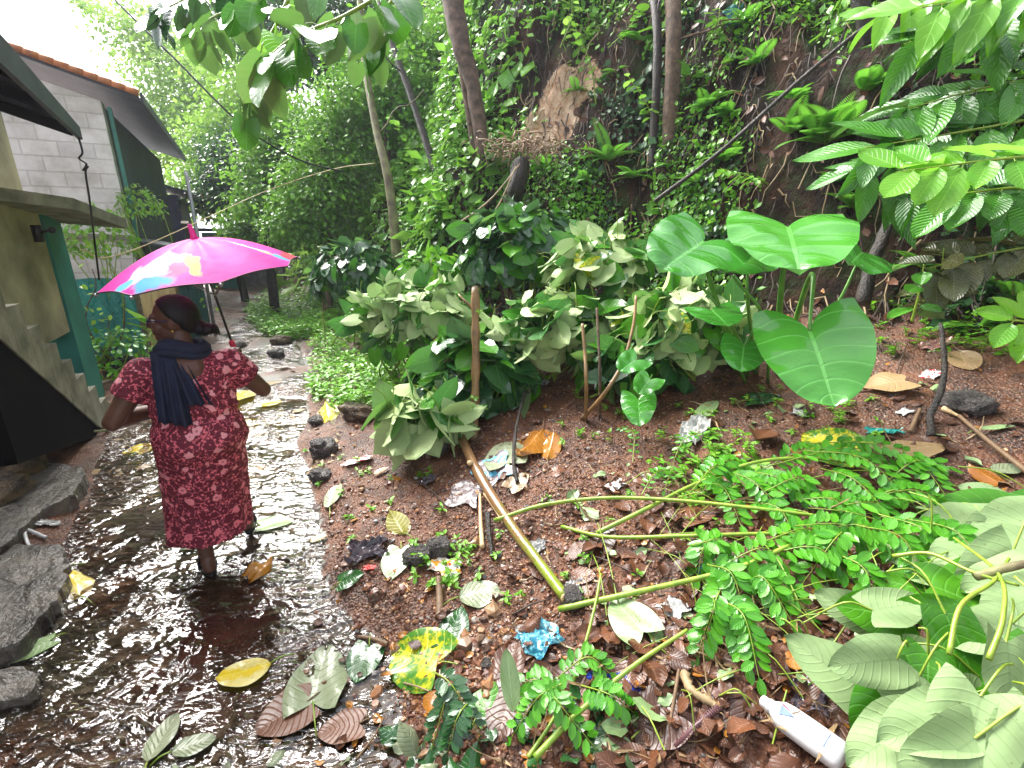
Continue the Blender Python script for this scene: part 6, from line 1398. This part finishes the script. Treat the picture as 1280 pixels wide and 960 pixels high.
# gravel, pebbles, leaf litter (uncountable)
def pebbles(name, label, n, test, size, cols, seed):
    r = np.random.default_rng(seed); base = MB(); base.ball((0, 0, 0), 1, (6, 4)); BV = np.array(base.V); BF = base.F; V = []; F = []; RR = []; cnt = 0
    while cnt < n:
        px, py = r.uniform(380, 1300), r.uniform(430, 990)
        if r.random() > test(px, py): continue
        x, y = None, None; g = ray(px, py); t = (CAMH - .25) / -g.z if g.z < 0 else 9
        if t > 5: continue
        x, y = g.x * t + r.normal() * .1, g.y * t + r.normal() * .1
        s = size * np.exp(r.normal() * .45); k = 1 + .25 * r.normal(size=(len(BV), 1)); q = BV * k * np.array([1, r.uniform(.6, 1), r.uniform(.5, .8)]) * s; a = r.uniform(0, 6.3); q = np.stack([q[:, 0] * math.cos(a) - q[:, 1] * math.sin(a), q[:, 0] * math.sin(a) + q[:, 1] * math.cos(a), q[:, 2]], 1)
        V.append((q, x, y, s)); RR.append(r.random()); cnt += 1
    X = np.array([v[1] for v in V]); Y = np.array([v[2] for v in V]); Z = H(X, Y); AV = np.concatenate([v[0] + np.array([v[1], v[2], z + v[3] * .25]) for v, z in zip(V, Z)])
    fs = np.array([f if len(f) == 4 else (*f, f[0])[:4] for f in BF]); nb = len(BV)
    tri = np.array([(f[0], f[1], f[2]) for f in BF] + [(f[0], f[2], f[3]) for f in BF if len(f) == 4]); FA = (tri[None] + (np.arange(n) * nb)[:, None, None]).reshape(-1, 3)
    o = mesh(name, AV, FA, None, None, False, None, np.repeat(np.array(RR), nb)); m = M_(name); rn = m.n('ShaderNodeAttribute', attribute_name='rnd').outputs['Fac']
    o.data.materials.append(m.surf(m.pbr(c=m.ramp(rn, cols), r=.35, nrm=m.bump(m.noise(m.coord(), 80, 3), .4, .004)))); return tag(o, label, None, None, 'stuff')
CG = [(0, (.20, .075, .035)), (.3, (.13, .05, .03)), (.5, (.34, .16, .07)), (.7, (.08, .05, .04)), (.85, (.42, .24, .12)), (.95, (.10, .10, .10)), (1, (.55, .48, .40))]
def gt(px, py):
    a = math.exp(-((px - 640) / 150) ** 2 - ((py - 650) / 130) ** 2) + .8 * math.exp(-((px - 600) / 60) ** 2 - ((py - 820) / 60) ** 2) + .5 * math.exp(-((px - 800) / 160) ** 2 - ((py - 560) / 60) ** 2)
    return min(1, a) + .03
pebbles('gravel', 'fine reddish brown gravel covering the slope', 15000, gt, .0055, CG, 3)
pebbles('coarse_gravel', 'coarser orange brown stones at the lower end of the gravel', 900, lambda x, y: math.exp(-((x - 590) / 45) ** 2 - ((y - 815) / 50) ** 2) + .03 * (x < 700) + .15 * math.exp(-((x - 440) / 40) ** 2 - ((y - 620) / 80) ** 2), .012, CG, 4)
def litter(name, label, n, box, size, leaf, seed, dens, wobb=.2, kind='oval'):
    r = np.random.default_rng(seed); A = []
    while len(A) < n:
        px = r.uniform(box[0], box[2]); py = r.uniform(box[1], box[3])
        if r.random() > dens(px, py): continue
        g = ray(px, py); t = (CAMH - .3) / -g.z; x, y = g.x * t, g.y * t; A.append((x, y, Hs(x, y) + r.uniform(.004, .03)))
    L = Leaves(); d = rdir(n); d[:, 2] *= .25; up = rdir(n) * .45 + np.array([0, 0, 1.]); L.add(kind, A, d, up, size * np.exp(r.normal(size=n) * .4), 2, 4, wob=wobb, wide=r.uniform(.7, 1.4, n)[:, None] if False else (.35 if kind == 'blade' else 1.2), curl=r.uniform(-2.5, 2.5, n))
    return tag(L.build(name, LM[leaf], None, .003), label, None, None, 'stuff')
dn = lambda x, y: min(1, .9 * math.exp(-((x - 860) / 170) ** 2 - ((y - 850) / 120) ** 2) + .6 * math.exp(-((x - 900) / 220) ** 2 - ((y - 670) / 60) ** 2) + .05)
litter('leaf_litter', 'wet brown leaf litter under the cuttings', 520, (640, 600, 1290, 990), .07, 'brown', 1, dn)
litter('leaf_litter', 'small amber and brown leaf fragments on the gravel', 330, (390, 480, 1280, 950), .03, 'amber', 2, lambda x, y: .5)
litter('leaf_litter', 'straw and twig scraps lying on the soil', 420, (600, 560, 1280, 980), .09, 'tan', 15, dn, kind='blade')
litter('leaf_litter', 'brown crumbs of leaves on the gravel and soil', 1300, (390, 440, 1290, 960), .028, 'brown', 3, lambda x, y: .6)
litter('leaf_litter', 'fallen tan leaves on the dry part of the path and yard', 260, (90, 425, 420, 560), .05, 'tan', 5, lambda x, y: .5)
litter('leaf_litter', 'scraps of pale leaves among the cuttings', 130, (700, 560, 1200, 900), .05, 'mint', 6, lambda x, y: .6)
litter('sunken_leaves', 'bits of green and grey leaf in the shallow water at the bottom', 60, (180, 860, 560, 985), .06, 'grey', 7, lambda x, y: .5)
litter('dark_green_bits', 'dark green wet leaf pieces at the bottom centre', 70, (480, 850, 800, 985), .07, 'dark', 8, lambda x, y: .6)
# litter: wrappers and scraps, each crumpled
def scrap(name, px, py, wpx, hpx, ang, mat, label, cat='wrapper', crumple=.25, seed=1, lift=.012, n=12, parts=None):
    c = G(px, py); sc = Gt(px, py) / FPX; w_, h_ = wpx * sc, hpx * sc * 1.2; N = nrm(c.x, c.y, .1); X = Vector((math.cos(R(ang)), math.sin(R(ang)), 0)); X = (X - N * X.dot(N)).normalized(); Y = N.cross(X); V = []; uv = []
    nz = fbm(np.linspace(0, 3, n * n) + seed * 9.1, np.linspace(0, 40, n * n), 2, seed)
    for j in range(n):
        for i in range(n):
            u, v = i / (n - 1) - .5, j / (n - 1) - .5; k = float(fbm(np.array([u * 5 + seed * 3.3]), np.array([v * 5 - seed]), 3, seed)[0]); ex = 1 + .18 * math.sin(seed + v * 9) 
            V.append(c + X * (u * w_ * ex) + Y * (v * h_ * (1 + .15 * math.sin(seed * 2 + u * 8))) + N * (lift + abs(k) * crumple * min(w_, h_) * .8)); uv.append((i / (n - 1), j / (n - 1)))
    F = [(j * n + i, j * n + i + 1, (j + 1) * n + i + 1, (j + 1) * n + i) for j in range(n - 1) for i in range(n - 1)]
    m = n * n; V2 = V + [v - N * .0015 for v in V]; F2 = F + [tuple(reversed([a + m for a in f])) for f in F]
    for i in range(n - 1):
        for a, b in ((i, i + 1), ((n - 1) * n + i + 1, (n - 1) * n + i), ((i + 1) * n, i * n), (i * n + n - 1, (i + 1) * n + n - 1)): F2.append((a, a + m, b + m, b)[::-1])
    o = mesh(name, [tuple(v) for v in V2], np.array(F2), M[mat], None, False, np.array(uv + uv)); o.data.polygons.foreach_set('use_smooth', np.zeros(len(o.data.polygons), bool))
    return tag(o, label, cat)
def printed(name, a, b, c2, sc=4, r=.22, thr=.5):
    m = M_(name); uv = m.n('ShaderNodeUVMap').outputs[0]; n1 = m.voro(uv, sc); c = m.mix(m.ramp(m.noise(uv, sc, 3), [(thr, 0.), (thr + .04, 1.)]), a, b); c = m.mix(m.math('LESS_THAN', n1, .16), c, c2)
    M[name] = m.surf(m.pbr(c=c, r=r, coat=.4))
printed('cyan foil', (.02, .16, .24), (.12, .40, .46), (.65, .7, .7), 7); printed('blue foil', (.02, .06, .45), (.75, .78, .8), (.8, .5, .05), 3.2, thr=.56)
printed('orange white wrap', (.8, .78, .74), (.85, .40, .03), (.8, .1, .03), 3, thr=.5); printed('blue white wrap', (.78, .8, .8), (.05, .2, .6), (.75, .6, .1), 3)
printed('blue paint flake', (.14, .10, .11), (.10, .48, .70), (.14, .1, .11), 2.3, r=.5); printed('red white wrap', (.8, .76, .74), (.65, .05, .06), (.6, .1, .1), 2.2)
printed('dull red wrap', (.35, .16, .12), (.5, .3, .26), (.6, .55, .5), 4); M['whiteplastic'] = plain('white thin plastic', (.42, .42, .40), .3, var=.15); M['greenrag'] = plain('teal plastic strip', (.02, .40, .33), .35); M['slate'] = plain('purplish wet flake', (.16, .12, .12), .3, c2=(.09, .06, .06))
M['tealrag'] = plain('teal cloth scrap', (.05, .22, .22), .7); M['red'] = plain('red plastic', (.7, .03, .02), .35); M['greypl'] = plain('wet dark plastic', (.10, .08, .09), .15, c2=(.04, .03, .04))
SC = [(675, 802, 46, 42, 30, 'cyan foil', 'crumpled cyan foil wrapper on the gravel below the lying pole', .28), (771, 862, 32, 58, 75, 'blue foil', 'blue and white snack wrapper beside the rising green stem', .3), (557, 712, 26, 34, 60, 'orange white wrap', 'orange and white crumpled wrapper below the black round stone', .5),
 (617, 590, 46, 40, 20, 'blue paint flake', 'dark flake of plaster with bright blue paint beside the lying pole', .12), (583, 620, 44, 36, 70, 'slate', 'flat purplish flake left of the lying pole', .08), (868, 542, 54, 26, 45, 'whiteplastic', 'white plastic strip lying under the pale leaf', .6), (447, 579, 34, 10, 25, 'red white wrap', 'narrow white scrap with a red end near the black stones', .3),
 (770, 482, 26, 18, 30, 'blue white wrap', 'white and blue packet caught behind the thin stakes', .3), (677, 482, 12, 16, 80, 'whiteplastic', 'small white plastic bit at the foot of the leaf heap', .6), (1105, 543, 34, 12, -25, 'greenrag', 'teal plastic strip on the soil above the fresh leaflets', .6), (1130, 519, 14, 10, 10, 'white', 'small white pebble-like piece on the soil below the tan leaf', .3),
 (1163, 471, 24, 14, 30, 'red white wrap', 'white scrap with a red mark left of the gnarled stick', .2), (1170, 433, 38, 18, 10, 'dull red wrap', 'crumpled dull red and white wrapper beyond the gnarled stick', .5), (843, 764, 28, 26, 30, 'whiteplastic', 'white plastic piece beneath the thick green stem', .2), (878, 716, 16, 8, 20, 'cyan foil', 'tiny blue plastic bit among the leaflets', .3),
 (768, 612, 26, 14, 20, 'whiteplastic', 'thin white sliver on the gravel above the arching stem', .2), (460, 690, 44, 30, 15, 'greypl', 'crumpled dark purple plastic at the water\'s edge', .6), (463, 712, 7, 13, 80, 'red', 'tiny red plastic scrap beside the small glossy leaf', .3), (670, 690, 24, 16, 20, 'whiteplastic', 'crumpled white tissue right of the lying pole', .6),
 (720, 730, 20, 14, 50, 'whiteplastic', 'white bits of paper beside the lower end of the lying pole', .5), (1000, 520, 16, 14, 40, 'whiteplastic', 'crumpled clear plastic below the taro plant', .6), (918, 28, 22, 22, 20, 'tealrag', 'teal rag caught high on the bank', .6), (380, 590, 14, 16, 50, 'white', 'small whitish chip beside the black stones', .4),
 (1010, 880, 40, 32, 60, 'greypl', 'dark shiny plastic beside the big pale leaves', .5), (535, 603, 20, 14, 50, 'greypl', 'wrinkled grey plastic between the stones and the lying pole', .6), (60, 657, 24, 10, 10, 'whiteplastic', 'white scrap in the mud beside the slab', .5), (1120, 500, 14, 10, 0, 'slate', 'black chip on the soil below the tan leaf', .3)]
for i, (px, py, w_, h_, a, mt, lab, cr) in enumerate(SC): scrap('scrap' if 'wrapper' not in lab else 'wrapper', px, py, w_, h_, a, mt, lab, 'litter', cr, i + 2)
for i, (px, py, lab) in enumerate(((735, 562, 'below the slanting stake'), (800, 575, 'left of the white sliver'), (690, 630, 'right of the lying pole, mid-slope'), (655, 640, 'touching the right side of the lying pole'), (520, 600, 'between the dark stones and the blue flake'), (470, 655, 'left of the folded olive leaf'))):
    g = G(px, py, .01); rock('white_chip', g, (.03, .022, .015), M['whiteplastic'], 'small pale chip on the red gravel, ' + lab, 'chip', 'pale chips on the gravel', seed=i, n=(8, 6))
# ribbed strap
a, b = G(842, 945, .02), G(896, 900, .03); ax_ = (b - a); L_ = ax_.length; ax_.normalize(); mb = MB(); rt_ = Matrix((ax_, Vector((0, 0, 1)).cross(ax_).normalized(), ax_.cross(Vector((0, 0, 1)).cross(ax_).normalized()))).transposed()
nseg = 22
for i in range(nseg): 
    c = a + ax_ * L_ * (i + .5) / nseg + Vector((0, 0, .012 * math.sin(i / nseg * 3))); mb.box(c, (L_ / nseg * .62, .024, .010), rt_, .002)
core = MB().tube([a + Vector((0, 0, .003)), a.lerp(b, .5) + Vector((0, 0, .012)), b + Vector((0, 0, .003))], .007, 8); M['strap'] = plain('rusty purple strap', (.16, .07, .07), .35, c2=(.07, .03, .035)); 
so = empty('ribbed_strap', a.lerp(b, .5), 'short purple-brown ribbed strap on the leaf litter left of the bottle', 'strap'); mb.build('ribs', M['strap'], so); core.build('core', M['strap'], so)
# white bottle
bo = G(985, 928, .035); bt = empty('plastic_bottle', bo, 'white plastic bottle with a small blue mark lying at the bottom edge', 'bottle')
p0, p1 = G(946, 900, .075), G(1046, 972, .07); ax_ = (p1 - p0).normalized(); upn = Vector((-.1, -.35, 1)); side = ax_.cross(upn).normalized(); upn = side.cross(ax_).normalized()
prof_b = [(d_, a_ * 1.06, b_ * 1.06) for d_, a_, b_ in [(0, .010, .010), (.004, .015, .015), (.022, .015, .015), (.024, .018, .018), (.034, .018, .018), (.042, .024, .020), (.06, .036, .026), (.085, .040, .028), (.15, .041, .028), (.215, .040, .028), (.228, .035, .024), (.231, .02, .015)]]
V = []; 
for d_, ra, rb in prof_b:
    for k in range(28): an_ = 2 * math.pi * k / 28; c_, s_ = math.cos(an_), math.sin(an_); V.append(p0 + ax_ * d_ + side * ra * math.copysign(abs(c_) ** .8, c_) + upn * rb * math.copysign(abs(s_) ** .8, s_))
F = [(i * 28 + j, i * 28 + (j + 1) % 28, (i + 1) * 28 + (j + 1) % 28, (i + 1) * 28 + j) for i in range(2, len(prof_b) - 1) for j in range(28)] + [tuple(range((len(prof_b) - 1) * 28, len(prof_b) * 28))]
mesh('bottle_body', [tuple(v) for v in V], F, M['white'], bt)
Fc = [(i * 28 + j, i * 28 + (j + 1) % 28, (i + 1) * 28 + (j + 1) % 28, (i + 1) * 28 + j) for i in range(0, 4) for j in range(28)] + [tuple(range(28))]
mesh('cap', [tuple(v + (v - (p0 + ax_ * (v - p0).dot(ax_))) * .04) for v in V], Fc, M['white'], bt)
M['bluemark'] = plain('blue print', (.05, .12, .55), .35); M['greymark'] = plain('grey print', (.45, .47, .5), .5); M['redmark'] = plain('red print', (.6, .08, .1), .4)
def patch(pts, mat, name):
    V = []; 
    for d_, s_ in pts:
        rb = float(np.interp(d_, [q[0] for q in prof_b], [q[2] for q in prof_b])); ra = float(np.interp(d_, [q[0] for q in prof_b], [q[1] for q in prof_b])); c_ = max(-1, min(1, s_ / ra)); c_ = math.copysign(abs(c_) ** (1 / .8), c_); hh = rb * (math.sqrt(1 - c_ * c_) ** .8); V.append(p0 + ax_ * d_ + side * s_ + upn * (hh + .0032))
    return mesh(name, [tuple(v) for v in V], [tuple(range(len(V)))], M[mat], bt, False)
patch([(.058, -.012), (.100, .0), (.064, .020)], 'bluemark', 'blue_mark'); patch([(.060, -.019), (.094, -.006), (.058, -.013)], 'redmark', 'red_mark')
for i in range(4): patch([(.125 + i * .006, -.010), (.125 + i * .006, .008), (.127 + i * .006, .008), (.127 + i * .006, -.010)], 'greymark', 'printed_line')
patch([(.185, -.024), (.185, .022), (.187, .022), (.187, -.024)], 'bluemark', 'label_edge')

# ------------------------------------------------------------------ damp air
hz_ = MB(); hz_.box((0, 150, 20), (1500, 1700, 60)); hz_.V = [(x, y, -1.6 if z < 0 else 24.) for x, y, z in hz_.V]
m = M_('damp haze'); vol = m.n('ShaderNodeVolumePrincipled', {'Color': (.86, .90, 1.0), 'Density': .0015, 'Anisotropy': .3}); m.t.links.new(vol.outputs[0], m.out.inputs['Volume'])
tag(hz_.build('haze', m.m, None, False), 'thin damp haze in the air', None, None, 'stuff')
